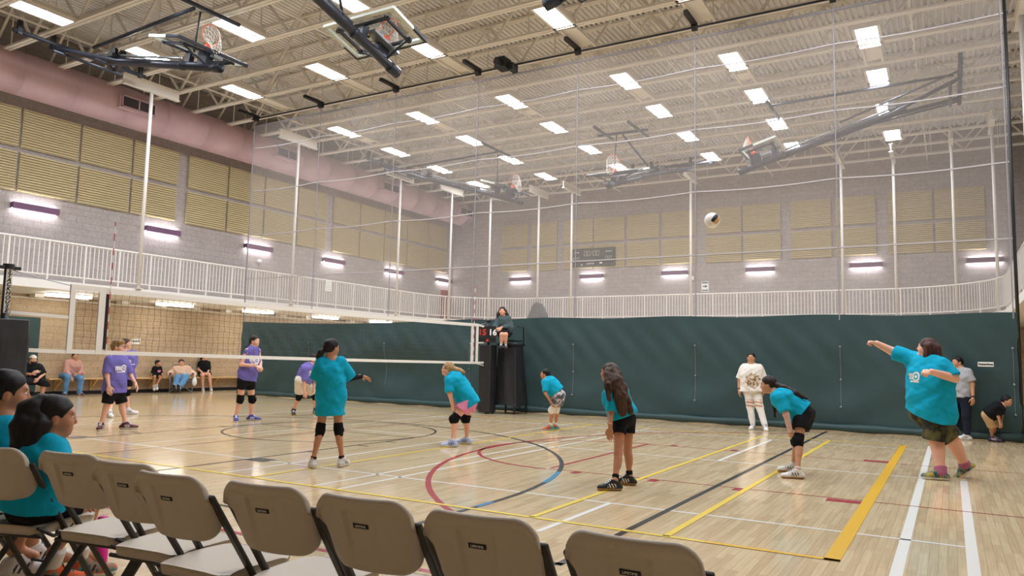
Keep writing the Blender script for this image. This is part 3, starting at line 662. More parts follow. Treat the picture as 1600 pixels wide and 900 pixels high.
for y0, y1, z1 in ((Y0, 4.66, 2.27), (Y1, 15.5, 2.2)):
    q = MB(); q.tube([(NX, y0, NT-.02), (NX, (y0+y1)/2, (NT+z1)/2-.02), (NX, y1, z1)], .006, 6); q.build('tension_cable', M['grey_steel'], t)
# near post with lettering and pad
PY = 4.66
t = thing('net_post', 'black padded net post with white lettered strip at the left edge', 'post', (NX, PY, 0))
q = MB(); q.tube([(NX, PY, 0), (NX, PY, 2.3)], .043, 16); q.build('pole', M['post_black'], t, True)
q = MB(); q.tube([(NX, PY, 2.27), (NX, PY, 2.33)], .062, 16); q.box((NX-.03, PY-.12, 2.265), (NX+.03, PY+.13, 2.305)); q.build('pulley_head', M['post_black'], t, bevel=.006)
dv = Vector((-NX, -PY, 0)).normalized(); sd = Vector((-dv.y, dv.x, 0))          # the strip faces the bench side
c0 = Vector((NX, PY, 0))+dv*.046+sd*.012
q = MB(); q.obox(c0+Vector((0,0,2.0)), sd, dv, (0,0,1), (.03, .002, .265)); q.build('lettered_strip', M['sign'], t)
for k, ch in enumerate('STACKHOUSE'):
    text_mesh('lettering', ch, .062, M['black'], t, c0+dv*.003+Vector((0,0,2.235-.0525*k)), sd, (0,0,1), .0006, shear=.25, bold=.0025)
def post_pad(y, w, d, z1, label, par, dx=0):
    q = MB(); r = w/2; pts_ = []
    prof = [(.0,.0)]
    g = []; nseg = 28; rows = 14
    for k in range(rows+1):
        z = .03+(z1-.03)*k/rows
        for i in range(nseg):
            a = 2*math.pi*i/nseg; s = 1/max(abs(math.cos(a)), abs(math.sin(a)))**.75; wob = 1+.02*math.sin(5*a+k*.9)+.015*math.sin(k*1.7)
            g.append((NX+dx+d/2*math.cos(a)*s*wob, y+r*math.sin(a)*s*wob, z))
    F = [(k*nseg+i, k*nseg+(i+1) % nseg, (k+1)*nseg+(i+1) % nseg, (k+1)*nseg+i) for k in range(rows) for i in range(nseg)]+[tuple(reversed(range(nseg))), tuple(rows*nseg+i for i in range(nseg))]
    q.add(g, F); return q.build('post_pad', M['pad_black'], par, bevel=.01, label='black vinyl pad')
post_pad(PY, .46, .46, 1.66, '', t)
t2 = thing('net_post', 'far black padded net post carrying the flip scoreboard beside the referee', 'post', (NX, 15.58, 0))
q = MB(); q.tube([(NX, 15.58, 0), (NX, 15.58, 2.25)], .043, 16); q.build('pole', M['post_black'], t2, True)
q = MB(); q.tube([(NX, 15.58, 2.22), (NX, 15.58, 2.28)], .06, 16); q.build('pulley_head', M['post_black'], t2, True)
post_pad(15.6, .36, .36, 1.66, '', t2)
# flip scoreboard on the far post (faces the camera side)
t = thing('flip_scoreboard', 'small black flip scoreboard showing red 15 and white 16', 'scoreboard', (-9.8, 15.5, 1.7))
fd = Vector((.55, -.83, 0)).normalized(); fx = Vector((-fd.y, fd.x, 0)); cS = Vector((-9.72, 15.42, 1.92))
q = MB(); q.obox(cS-fd*.02, fx, fd, (0,0,1), (.21, .012, .2)); q.build('back_board', M['post_black'], t)
for s, tx, m_ in ((-1, '15', 'red'), (1, '16', 'sign')):
    q = MB(); q.obox(cS+fx*s*.125+Vector((0,0,.03)), fx, fd, (0,0,1), (.085, .008, .14)); card = q.build('score_card', M['black'], t)
    text_mesh('number', tx, .2, M[m_], card, cS+fx*s*.125+fd*.0095+Vector((0,0,.04)), fx, (0,0,1), .001, bold=.006)
q = MB(); q.obox(cS+Vector((0,0,-.15)), fx, fd, (0,0,1), (.028, .01, .03)); q.build('team_tab', M['red'], t)
# referee stand with its black cover
RX, RY = -9.42, 16.06
t = thing('referee_stand', 'referee stand wrapped in a black vinyl cover behind the far net post', 'referee stand', (RX, RY, 0))
for sx in (-1, 1):
    for sy_ in (-1, 1):
        q = MB(); q.bar((RX+sx*.3, RY+sy_*.3, 0), (RX+sx*.2, RY+sy_*.2, 1.7), .04, .04); q.build('leg', M['post_black'], t)
q = MB(); q.box((RX-.26, RY-.26, 1.66), (RX+.26, RY+.26, 1.70)); q.build('platform', M['post_black'], t)
q = MB(); g = []; ns, rows = 32, 18
for k in range(rows+1):
    v = k/rows; z = .2+1.52*v; h = .37-.13*v**.8
    for i in range(ns):
        a = 2*math.pi*i/ns; s = 1/max(abs(math.cos(a)), abs(math.sin(a)))**.8; wob = 1+.05*math.sin(4*a+1+v*2)*(1-v*.5)+.03*math.sin(9*a+v*5)
        g.append((RX+h*math.cos(a)*s*wob, RY+h*.95*math.sin(a)*s*wob, z+.03*math.sin(3*a)*(1-v)))
q.add(g, [(k*ns+i, k*ns+(i+1) % ns, (k+1)*ns+(i+1) % ns, (k+1)*ns+i) for k in range(rows) for i in range(ns)]+[tuple(rows*ns+i for i in range(ns))])
q.build('cover', M['pad_black'], t, True)
for s in (-1, 1):
    q = MB(); q.tube([(RX+s*.24, RY+.2, 1.7), (RX+s*.24, RY+.18, 2.12), (RX+s*.24, RY-.12, 2.14)], .016, 8); q.build('arm_rail', M['post_black'], t, True)
q = MB(); q.box((RX-.2, RY-.16, 1.76), (RX+.2, RY+.2, 1.80)); q.build('seat', M['post_black'], t, bevel=.01)

# ------------------------------------------------------------------ wall bench and things on it
t = thing('bench', 'long wooden bench fixed along the tan left wall', 'bench', (XL, 15.5, .45))
XB = XL+.024
q = MB(); q.box((XB, 11.95, .45), (XB+.42, 20.6, .49)); q.build('seat_board', M['bench_wood'], t, bevel=.005)
for y in (12.35,13.4,15.35,17.75,18.95,20.2):
    q = MB(); q.box((XB, y-.03, .12), (XB+.04, y+.03, .45)); q.box((XB, y-.03, .41), (XB+.36, y+.03, .45)); q.bar((XB+.03, y, .16), (XB+.33, y, .43), .05, .035); q.build('bracket', M['bench_wood'], t)
def bottle(x, y, z, r, h, body, cap, label, two=None):
    t = thing('water_bottle', label, 'bottle', (x, y, z)); q = MB(); q.lathe((x, y, z), [(r*.92,0),(r,.01),(r,h*.55)], 16, 0); q.lathe((x, y, z), [(r,h*.55),(r,h*.8),(r*.75,h*.86)], 16, 1); q.build('body', [body, two or body], t, True)
    q = MB(); q.lathe((x, y, z), [(r*.78,h*.85),(r*.78,h*.97),(r*.5,h)], 14); q.build('cap', cap, t, True)
bottle(XL+.22,13.72,.49,.045,.27,M['white'],M['grey_steel'],'white water bottle on the wall bench, the left of the pair')
bottle(XL+.2,13.86,.49,.042,.23,mat('peach','#e0a884',.5),mat('teal_cap','#8fc4c4',.5),'peach and aqua water bottle on the wall bench, the right of the pair',mat('aqua','#9ccfcd',.5))
# pink bottle by the near chairs
bottle(-4.5,2.79,.0,.04,.3,mat('hot_pink','#d8188a',.4),mat('pink_cap','#c01578',.4),'hot pink water bottle standing on the floor beside the folding chairs')

# ------------------------------------------------------------------ white folding chairs
def chair_parts(root):
    """local: faces +y, origin on the floor under the seat centre"""
    fr = M['chair_frame']
    # moulded backrest, curved and tilted, with a rolled top rim and a recessed grip
    q = MB(); nx, nz = 48, 36; z0, z1 = .575, .838
    def back(u, v):
        hw = .2-.016*(1-v)
        y = -.165-.10*v-.05*(1-u*u)
        z = z0+(z1-z0)*v
        return Vector((u*hw, y, z))
    def shape(u, v):                                 # rounded corners of the outline
        p = back(u, v); d = max(0, abs(u)-.62)/.38
        top = v > .5; dz = (1-math.sqrt(max(0, 1-d*d)))*(.085 if top else .07)
        p.z += (-dz if top else dz)*abs(2*v-1)**1.0
        return p
    front = []; rear = []
    for k in range(nz+1):
        for i in range(nx+1):
            u = 2*i/nx-1; v = k/nz; p = shape(u, v); ed = min(1, (1-abs(u))*9, (1-v)*9, v*9); th = .008+.016*math.sqrt(max(0, ed))
            if v > .86: th += .012*math.sqrt(max(0, min(1, (1-v)*20)))*(1 if (1-v) > .001 else 0)
            rec = .013*min(1, max(0, (v-.05)*3)) if (abs(u) < .33 and v < .78) else 0
            lip = .006 if (abs(u) < .36 and .80 <= v < .86) else 0
            front.append(p+Vector((0, th*.4, 0))); rear.append(p-Vector((0, th*.6-rec+0*lip, 0)))
    W = nx+1
    q.add(rear, [(k*W+i, k*W+i+1, (k+1)*W+i+1, (k+1)*W+i) for k in range(nz) for i in range(nx)]); o = len(q.v)
    q.add(front, [(k*W+i, (k+1)*W+i, (k+1)*W+i+1, k*W+i+1) for k in range(nz) for i in range(nx)])
    rim_ = list(range(W))+[k*W+nx for k in range(1, nz+1)]+[nz*W+i for i in range(nx-1, -1, -1)]+[k*W for k in range(nz-1, 0, -1)]
    for a, c in zip(rim_, rim_[1:]+rim_[:1]): q.f.append((a, o+a, o+c, c)); q.m.append(0)
    back_o = q.build('backrest', M['chair'], root, True, local=True)
    by = -.165-.10*.62-.05-.0145+.013; bz = z0+(z1-z0)*.62
    q = MB(); q.obox((0, by, bz), (1,0,0), (0,.93,.36), (0,-.36,.93), (.03, .003, .008)); badge = q.build('badge', M['black'], back_o, local=True)
    tm = text_mesh('lettering', 'LIFETIME', .0115, M['sign'], None, (0,by-.0034,bz-.0012), (1,0,0), (0,-.36,.93), .0003); tm.parent = back_o
    # seat, a shallow moulded pan with a rolled rear edge
    q = MB(); n1, n2 = 20, 18; top = []; bot = []
    for k in range(n2+1):
        for i in range(n1+1):
            u = 2*i/n1-1; v = 2*k/n2-1; r4 = (abs(u)**6+abs(v)**6); x = .198*u*(1-.06*max(0, -v)); y = .035+.20*v
            cx_ = max(0, abs(u)-.75)/.25; y -= math.copysign((1-math.sqrt(max(0, 1-cx_*cx_)))*.05*abs(v), v)
            dip = -.014*(1-u*u)*(1-v*v); edge_ = .012*max(0, r4-.75)
            top.append((x, y, .452+dip-edge_)); bot.append((x*.97, y*.97, .415 if r4 < .8 else .405))
    W = n1+1; q.add(top, [(k*W+i, k*W+i+1, (k+1)*W+i+1, (k+1)*W+i) for k in range(n2) for i in range(n1)]); o = len(q.v)
    q.add(bot, [(k*W+i, (k+1)*W+i, (k+1)*W+i+1, k*W+i+1) for k in range(n2) for i in range(n1)])
    rim_ = list(range(W))+[k*W+n1 for k in range(1, n2+1)]+[n2*W+i for i in range(n1-1, -1, -1)]+[k*W for k in range(n2-1, 0, -1)]
    for a, c in zip(rim_, rim_[1:]+rim_[:1]): q.f.append((c, o+c, o+a, a)); q.m.append(0)
    q.build('seat', M['chair'], root, True, local=True)
    for s in (-1, 1):
        x = s*.2
        q = MB(); q.bar((x, -.245, .762), (x, .27, .012), .018, .034, up=(1,0,0)); q.build('front_leg', fr, root, local=True, bevel=.006)
        q = MB(); q.bar((x-s*.022, .06, .43), (x-s*.022, -.29, .012), .02, .034, up=(1,0,0)); q.build('rear_leg', fr, root, local=True, bevel=.006)
        q = MB(); q.tube([(x-s*.012, -.16, .44), (x-s*.012, -.06, .385), (x-s*.012, .06, .395)], .009, 6); q.build('hinge_link', fr, root, True, local=True)
        for y in (.27, -.29):
            q = MB(); q.box((x-.016-(s*.022 if y < 0 else 0), y-.02, 0), (x+.016-(s*.022 if y < 0 else 0), y+.02, .03)); q.build('foot_cap', M['rubber'], root, local=True, bevel=.005)
    for y_, z_, r_ in ((-.225,.09,.008), (.2,.1,.008), (-.15,.4,.01)):
        q = MB(); q.tube([(-.2, y_, z_), (.2, y_, z_)], r_, 8); q.build('crossbar', fr, root, True, local=True)
CH = [(-.763,2.235,.007),(-1.273,2.239,.071),(-1.735,2.239,.064),(-2.195,2.22,.092),(-2.657,2.166,.055),(-3.078,2.24,.125),(-3.559,2.267,.18),(-4.066,2.147,.318),(-4.56,2.25,.15)]
CL = ['white folding chair nearest the camera, at the right end of the row','white folding chair second from the right end of the row','white folding chair third from the right end of the row','white folding chair fourth from the right, standing apart from the overlapping three','white folding chair fifth from the right, its back in front of two others','white folding chair sixth from the right, its back half hidden by the next one','white folding chair seventh from the right, beside the seated girl','white folding chair under the seated girl with the long ponytail','white folding chair under the seated boy at the left edge']
ch0 = thing('folding_chair', CL[0], 'chair', (CH[0][0], CH[0][1], 0), 'white folding chairs in the front row', CH[0][2]); chair_parts(ch0)
for (x, y, rz), lb in list(zip(CH, CL))[1:]: copy_thing(ch0, (x, y, 0), lb, rz)
# ------------------------------------------------------------------ people: joints in metres
JOINTS = {
 'boy_front': dict(anL=(-12.122,7.781,0.1), anR=(-12.23,7.429,0.1), head=(-12.183,7.603,1.383), neck=(-12.202,7.573,1.253), shR=(-12.168,7.439,1.155), shL=(-12.212,7.746,1.164), elR=(-12.127,7.411,0.901), wrR=(-12.066,7.413,0.734), elL=(-12.151,7.843,0.897), wrL=(-12.025,7.855,0.77), hipR=(-12.165,7.5,0.612), hipL=(-12.213,7.688,0.605), knR=(-12.186,7.483,0.431), knL=(-12.169,7.731,0.422), toe_dir_left=(0.652,0.759,0), toe_dir_right=(0.759,-0.652,-0), face=(0.823,0.568,0), chest=(0.997,0.083,0), hand_dir_left=(0.576,0.12,-0.808), hand_dir_right=(0.241,-0.005,-0.971)),
 'boy_back': dict(anL=(-14.973,9.649,0.1), anR=(-14.496,8.958,0.1), head=(-14.905,9.475,1.46), neck=(-14.904,9.476,1.313), shL=(-14.908,9.655,1.263), shR=(-14.872,9.34,1.258), elL=(-14.891,9.682,1.007), wrL=(-14.812,9.62,0.809), elR=(-14.823,9.324,0.981), wrR=(-14.761,9.329,0.773), hipL=(-14.932,9.581,0.725), hipR=(-14.861,9.395,0.729), knL=(-14.968,9.59,0.457), knR=(-14.698,9.146,0.427), toe_dir_left=(0.694,0.72,0), toe_dir_right=(0.962,-0.275,0), face=(0.834,0.55,0.051), chest=(0.997,0.074,0), hand_dir_left=(0.148,-0.513,-0.846), hand_dir_right=(0.494,-0.012,-0.869)),
 'tall_girl': dict(anL=(-11.994,10.327,0.1), anR=(-12.031,9.993,0.1), head=(-11.81,10.161,1.565), neck=(-11.83,10.137,1.435), shR=(-11.805,9.982,1.365), shL=(-11.856,10.292,1.385), elR=(-11.843,9.891,1.106), wrR=(-11.564,10.018,1.084), elL=(-11.805,10.321,1.154), wrL=(-11.609,10.166,1.075), hipR=(-11.876,9.975,0.798), hipL=(-11.892,10.173,0.795), knR=(-11.94,10,0.433), knL=(-11.926,10.269,0.424), t0=(-11.888,10.146,1.542), t1=(-11.929,10.144,1.475), t2=(-12.018,10.102,1.372), toe_dir_left=(0.84,0.543,0), toe_dir_right=(0.822,-0.57,0), face=(0.945,0.327,0), chest=(0.985,-0.173,0), hand_dir_left=(0.779,-0.41,-0.474), hand_dir_right=(0.726,0.594,-0.347)),
 'bent_purple': dict(anL=(-12.423,12.507,0.1), anR=(-12.504,11.921,0.1), head=(-12.045,12.011,1.23), neck=(-12.089,11.966,1.113), shR=(-12.049,11.807,1.016), shL=(-12.144,12.11,1.032), elR=(-12.059,11.768,0.731), wrR=(-12.02,11.751,0.533), elL=(-12.153,12.187,0.76), wrL=(-12.115,12.111,0.557), hipR=(-12.18,11.759,0.764), hipL=(-12.247,11.976,0.732), knR=(-12.305,11.878,0.407), knL=(-12.274,12.304,0.414), toe_dir_left=(0.977,-0.214,0), toe_dir_right=(0.781,-0.624,0), face=(0.881,0.471,0.05), chest=(0.997,0.075,0), hand_dir_left=(0.388,-0.594,-0.705), hand_dir_right=(0.126,0.129,-0.984)),
 'ponytail': dict(anL=(-6.465,6.508,0.1), anR=(-6.273,6.781,0.1), head=(-6.419,6.687,1.405), neck=(-6.426,6.681,1.268), shL=(-6.503,6.607,1.211), shR=(-6.344,6.759,1.227), elL=(-6.574,6.608,1.01), wrL=(-6.679,6.784,0.895), elR=(-6.323,6.918,1.038), wrR=(-6.322,7.127,1.06), hipL=(-6.463,6.645,0.781), hipR=(-6.356,6.748,0.782), knL=(-6.452,6.588,0.42), knR=(-6.322,6.757,0.424), t0=(-6.468,6.613,1.383), t1=(-6.493,6.575,1.343), t2=(-6.512,6.571,1.3), t3=(-6.527,6.584,1.245), toe_dir_left=(-0.791,0.612,0), toe_dir_right=(-0.296,0.955,0), face=(0.093,0.996,0), chest=(-0.577,0.817,0), hand_dir_left=(-0.286,0.957,0.057), hand_dir_right=(0.304,0.934,-0.187)),
 'bent_blond': dict(anL=(-6.41,9.292,0.1), anR=(-6.463,9.743,0.1), head=(-6.643,9.422,1.145), neck=(-6.584,9.462,1.074), shL=(-6.528,9.319,0.957), shR=(-6.732,9.579,0.976), elL=(-6.491,9.284,0.784), wrL=(-6.484,9.349,0.605), elR=(-6.698,9.626,0.758), wrR=(-6.614,9.623,0.57), hipL=(-6.317,9.499,0.658), hipR=(-6.4,9.709,0.646), knL=(-6.437,9.345,0.405), knR=(-6.469,9.7,0.391), t0=(-6.56,9.454,1.151), t1=(-6.498,9.472,1.132), t2=(-6.447,9.507,1.112), t3=(-6.411,9.531,1.089), toe_dir_left=(-0.734,-0.679,-0), toe_dir_right=(-0.878,-0.478,0), face=(-0.896,-0.432,0.098), chest=(-0.878,-0.478,0), hand_dir_left=(-0.018,0.218,-0.976), hand_dir_right=(0.224,0.153,-0.962)),
 'small_bend': dict(anL=(-6.542,12.69,0.09), anR=(-6.526,12.87,0.09), head=(-6.623,12.578,1.054), neck=(-6.578,12.578,0.965), shL=(-6.549,12.458,0.899), shR=(-6.672,12.665,0.904), elL=(-6.518,12.407,0.708), wrL=(-6.472,12.509,0.57), elR=(-6.661,12.727,0.694), wrR=(-6.558,12.723,0.568), hipL=(-6.355,12.603,0.666), hipR=(-6.39,12.776,0.66), knL=(-6.49,12.625,0.388), knR=(-6.481,12.811,0.38), toe_dir_left=(-0.752,-0.659,-0), toe_dir_right=(-0.783,-0.622,-0), face=(-0.928,-0.365,0.079), chest=(-0.947,-0.32,0), hand_dir_left=(0.385,0.359,-0.85), hand_dir_right=(0.573,-0.019,-0.819)),
 'longhair': dict(anL=(-2.998,7.271,0.1), anR=(-3.002,7.68,0.1), head=(-3.206,7.577,1.191), neck=(-3.165,7.572,1.061), shL=(-3.106,7.423,1), shR=(-3.217,7.735,0.999), elL=(-3.095,7.385,0.779), wrL=(-3.072,7.308,0.626), elR=(-3.284,7.761,0.783), wrR=(-3.236,7.673,0.666), hipL=(-3.058,7.53,0.694), hipR=(-3.037,7.722,0.689), knL=(-3.021,7.403,0.357), knR=(-3.032,7.696,0.343), t0=(-3.158,7.543,1.219), t1=(-3.078,7.457,1.091), t2=(-3.019,7.416,0.949), t3=(-2.986,7.429,0.788), s0=(-3.172,7.451,1.201), s1=(-3.132,7.37,1.065), s2=(-3.102,7.338,0.914), q0=(-3.128,7.587,1.185), q1=(-3.041,7.536,1.031), q2=(-2.98,7.518,0.896), q3=(-2.935,7.526,0.786), toe_dir_left=(-0.806,-0.591,-0), toe_dir_right=(-0.962,-0.274,0), face=(-0.99,-0.142,0), chest=(-0.997,-0.082,0), hand_dir_left=(-0.062,-0.025,-0.998), hand_dir_right=(0.321,-0.419,-0.849)),
 'white_woman': dict(anL=(-3.26,15.736,0.09), anR=(-3.522,15.826,0.09), head=(-3.567,15.913,1.461), neck=(-3.565,15.914,1.316), shR=(-3.717,15.881,1.238), shL=(-3.41,15.947,1.246), elR=(-3.802,15.893,1.01), wrR=(-3.798,15.833,0.795), elL=(-3.322,15.997,1.024), wrL=(-3.312,15.937,0.811), hipR=(-3.63,15.9,0.79), hipL=(-3.468,15.935,0.796), knR=(-3.58,15.862,0.465), knL=(-3.392,15.829,0.476), toe_dir_left=(0.354,-0.935,0), toe_dir_right=(-0.079,-0.997,-0), face=(0.113,-0.994,0), chest=(0.211,-0.978,0), hand_dir_left=(-0.108,-0.17,-0.979), hand_dir_right=(0.026,-0.142,-0.99)),
 'bent_pony': dict(anL=(-1.575,9.346,0.1), anR=(-1.711,9.856,0.1), head=(-1.97,9.691,1.066), neck=(-1.882,9.686,0.983), shL=(-1.786,9.541,0.915), shR=(-1.87,9.871,0.92), elL=(-1.72,9.481,0.725), wrL=(-1.679,9.518,0.512), elR=(-1.804,9.923,0.698), wrR=(-1.752,9.881,0.511), hipL=(-1.571,9.659,0.724), hipR=(-1.551,9.845,0.716), knL=(-1.589,9.5,0.415), knR=(-1.665,9.845,0.382), t0=(-1.899,9.683,1.078), t1=(-1.776,9.644,1.036), t2=(-1.641,9.647,0.973), t3=(-1.513,9.669,0.914), s0=(-1.923,9.781,0.969), s1=(-1.92,9.801,0.814), s2=(-1.913,9.803,0.656), toe_dir_left=(-0.933,-0.361,-0), toe_dir_right=(-0.963,-0.268,-0), face=(-0.988,-0.121,-0.099), chest=(-0.997,-0.072,0), hand_dir_left=(0.329,0.258,-0.908), hand_dir_right=(0.308,-0.251,-0.918)),
 'server': dict(anL=(-0.139,10.343,0.11), anR=(0.115,10.779,0.145), head=(-0.252,10.526,1.564), neck=(-0.225,10.526,1.422), shR=(-0.418,10.705,1.428), shL=(-0.075,10.377,1.341), elR=(-0.628,10.773,1.512), wrR=(-0.82,10.722,1.618), elL=(0.026,10.328,1.202), wrL=(-0.196,10.076,1.27), hipR=(-0.31,10.626,0.791), hipL=(-0.14,10.447,0.775), knL=(-0.179,10.447,0.444), knR=(-0.019,10.678,0.448), toe_dir_left=(-0.979,-0.203,-0), toe_dir_right=(-0.776,-0.109,-0.621), face=(-0.993,0.092,0.079), chest=(-0.796,-0.606,-0), hand_dir_left=(-0.89,-0.437,-0.134), hand_dir_right=(-0.974,-0.007,0.227)),
 'grey_woman': dict(anL=(0.222,16.741,0.1), anR=(0.018,16.759,0.1), head=(0.105,16.698,1.442), neck=(0.156,16.697,1.313), shL=(0.278,16.576,1.259), shR=(0.086,16.898,1.253), elL=(0.334,16.546,1.048), wrL=(0.334,16.496,0.796), elR=(0.032,16.949,1.042), wrR=(0.016,16.899,0.824), hipL=(0.218,16.617,0.798), hipR=(0.08,16.798,0.786), knL=(0.221,16.679,0.455), knR=(0.047,16.778,0.462), toe_dir_left=(-0.972,-0.234,-0), toe_dir_right=(-0.932,-0.364,-0), face=(-0.785,-0.617,0.052), chest=(-0.761,-0.649,-0), hand_dir_left=(-0.01,-0.135,-0.991), hand_dir_right=(-0.03,0,-1)),
 'kid': dict(anL=(0.665,16.952,0.07), anR=(0.617,16.797,0.07), head=(0.861,16.57,0.764), neck=(0.783,16.573,0.678), shR=(0.707,16.496,0.625), shL=(0.766,16.713,0.629), elR=(0.715,16.475,0.472), wrR=(0.732,16.475,0.374), elL=(0.78,16.723,0.483), wrL=(0.762,16.624,0.383), hipR=(0.541,16.532,0.49), hipL=(0.582,16.681,0.485), knR=(0.619,16.663,0.279), knL=(0.655,16.815,0.271), toe_dir_left=(0.946,-0.325,0), toe_dir_right=(0.93,-0.368,0), face=(0.914,-0.379,-0.147), chest=(0.99,-0.139,0), hand_dir_left=(0.089,-0.315,-0.945), hand_dir_right=(0.302,-0.012,-0.953)),
 'referee': dict(anL=(-9.354,15.682,1.653), anR=(-9.435,15.611,1.666), head=(-9.597,15.898,2.508), neck=(-9.61,15.948,2.404), shR=(-9.709,15.89,2.317), shL=(-9.499,16.037,2.332), elR=(-9.708,15.775,2.144), wrR=(-9.579,15.619,2.06), elL=(-9.412,16.007,2.146), wrL=(-9.487,15.673,2.09), hipR=(-9.616,15.922,1.975), hipL=(-9.513,16.029,1.98), knR=(-9.408,15.58,1.914), knL=(-9.338,15.644,1.917), t0=(-9.696,15.922,2.503), t1=(-9.697,15.875,2.428), t2=(-9.678,15.839,2.35), q0=(-9.565,15.998,2.514), q1=(-9.522,15.977,2.432), q2=(-9.498,15.956,2.356), toe_dir_left=(0.589,-0.808,0), toe_dir_right=(0.418,-0.909,-0), face=(0.371,-0.924,0.098), chest=(0.282,-0.96,-0), hand_dir_left=(-0.286,-0.857,-0.428), hand_dir_right=(0.843,-0.352,-0.407)),
 'man': dict(anL=(-21.233,11.179,0.05), anR=(-21.373,10.817,0.036), head=(-21.643,11.101,1.042), neck=(-21.683,11.133,0.892), shR=(-21.697,10.996,0.857), shL=(-21.699,11.322,0.838), elR=(-21.63,10.907,0.647), wrR=(-21.381,10.956,0.65), elL=(-21.565,11.365,0.647), wrL=(-21.347,11.131,0.53), hipR=(-21.707,11.086,0.475), hipL=(-21.669,11.27,0.474), knR=(-21.296,10.792,0.422), knL=(-21.177,11.199,0.353), toe_dir_left=(0.858,0.514,0), toe_dir_right=(0.999,-0.055,0), face=(0.999,-0.009,-0.05), chest=(0.984,-0.18,0), hand_dir_left=(0.314,-0.729,-0.608), hand_dir_right=(0.673,0.515,0.531)),
 'pink': dict(anL=(-21.975,12.623,0.032), anR=(-22.14,12.293,0.018), head=(-22.391,12.661,1.141), neck=(-22.406,12.674,1.005), shR=(-22.436,12.46,0.95), shL=(-22.437,12.822,0.953), elR=(-22.377,12.422,0.702), wrR=(-22.137,12.44,0.544), elL=(-22.358,12.861,0.681), wrL=(-22.192,12.646,0.613), hipR=(-22.522,12.43,0.563), hipL=(-22.493,12.683,0.562), knR=(-22.048,12.293,0.537), knL=(-21.97,12.632,0.495), toe_dir_left=(0.941,0.339,0), toe_dir_right=(0.914,-0.405,0), face=(0.97,-0.222,0.095), chest=(0.984,-0.179,0), hand_dir_left=(0.47,-0.849,-0.239), hand_dir_right=(0.545,0.025,-0.838)),
 'child': dict(anL=(-22.249,15.274,0.257), anR=(-22.294,15.208,0.236), head=(-22.438,15.406,0.957), neck=(-22.465,15.401,0.837), shR=(-22.479,15.292,0.788), shL=(-22.457,15.501,0.789), elR=(-22.502,15.259,0.622), wrR=(-22.447,15.214,0.541), elL=(-22.393,15.506,0.624), wrL=(-22.29,15.48,0.543), hipR=(-22.501,15.348,0.548), hipL=(-22.469,15.448,0.549), knR=(-22.263,15.2,0.515), knL=(-22.182,15.355,0.496), toe_dir_left=(0.759,-0.28,-0.588), toe_dir_right=(0.759,-0.28,-0.588), face=(0.905,0.426,0), chest=(0.984,-0.179,0), hand_dir_left=(0.858,-0.184,-0.48), hand_dir_right=(0.42,-0.593,-0.687)),
 'camp': dict(anL=(-21.557,15.605,0.167), anR=(-21.67,15.536,0.156), head=(-22.194,16.09,0.973), neck=(-22.183,16.104,0.829), shR=(-22.297,15.917,0.741), shL=(-22.073,16.285,0.757), elR=(-22.317,15.789,0.631), wrR=(-22.166,15.624,0.56), elL=(-21.934,16.355,0.639), wrL=(-21.743,16.226,0.564), hipR=(-22.231,16.04,0.53), hipL=(-22.114,16.197,0.533), knR=(-21.885,15.75,0.459), knL=(-21.737,15.949,0.493), toe_dir_left=(0.391,-0.418,0.82), toe_dir_right=(0.326,-0.438,0.837), face=(0.852,-0.51,0.119), chest=(0.831,-0.556,0), hand_dir_left=(0.979,-0.179,-0.096), hand_dir_right=(0.559,-0.821,-0.115)),
 'black_top': dict(anL=(-22.181,17.307,0.092), anR=(-22.323,17.091,0.08), head=(-22.596,17.293,1.184), neck=(-22.623,17.291,1.056), shR=(-22.7,17.192,0.965), shL=(-22.552,17.432,0.969), elR=(-22.678,17.139,0.753), wrR=(-22.395,17.096,0.632), elL=(-22.494,17.409,0.736), wrL=(-22.32,17.225,0.629), hipR=(-22.656,17.249,0.616), hipL=(-22.559,17.423,0.618), knR=(-22.276,17.005,0.533), knL=(-22.161,17.186,0.546), t0=(-22.697,17.277,1.2), t1=(-22.714,17.256,1.121), t2=(-22.717,17.252,1.032), toe_dir_left=(0.847,-0.531,0), toe_dir_right=(0.847,-0.531,0), face=(0.981,0.196,0), chest=(0.872,-0.489,0), hand_dir_left=(0.357,-0.782,-0.512), hand_dir_right=(0.89,0.166,-0.424)),
 'near_girl': dict(anL=(-4.353,2.581,0.146), anR=(-4.31,2.398,0.189), head=(-3.96,2.165,0.962), neck=(-3.981,2.129,0.853), shR=(-3.88,2.104,0.82), shL=(-4.162,2.158,0.802), elR=(-3.851,2.114,0.629), wrR=(-3.896,2.234,0.556), elL=(-4.249,2.266,0.593), wrL=(-4.217,2.418,0.501), hipR=(-3.919,2.078,0.523), hipL=(-4.122,2.127,0.5), knR=(-4.046,2.412,0.464), knL=(-4.221,2.549,0.443), t0=(-3.993,2.109,1.036), t1=(-3.999,2.06,0.991), t2=(-3.976,2.021,0.913), t3=(-3.965,2,0.83), q0=(-3.984,2.125,1), q1=(-3.926,2.066,0.925), q2=(-3.927,2.045,0.852), q3=(-3.953,2.059,0.78), toe_dir_left=(0.331,0.944,0), toe_dir_right=(0.422,0.907,0), face=(0.466,0.884,-0.05), chest=(0.071,0.997,0), hand_dir_left=(0.701,0.659,-0.273), hand_dir_right=(0.295,0.894,-0.337)),
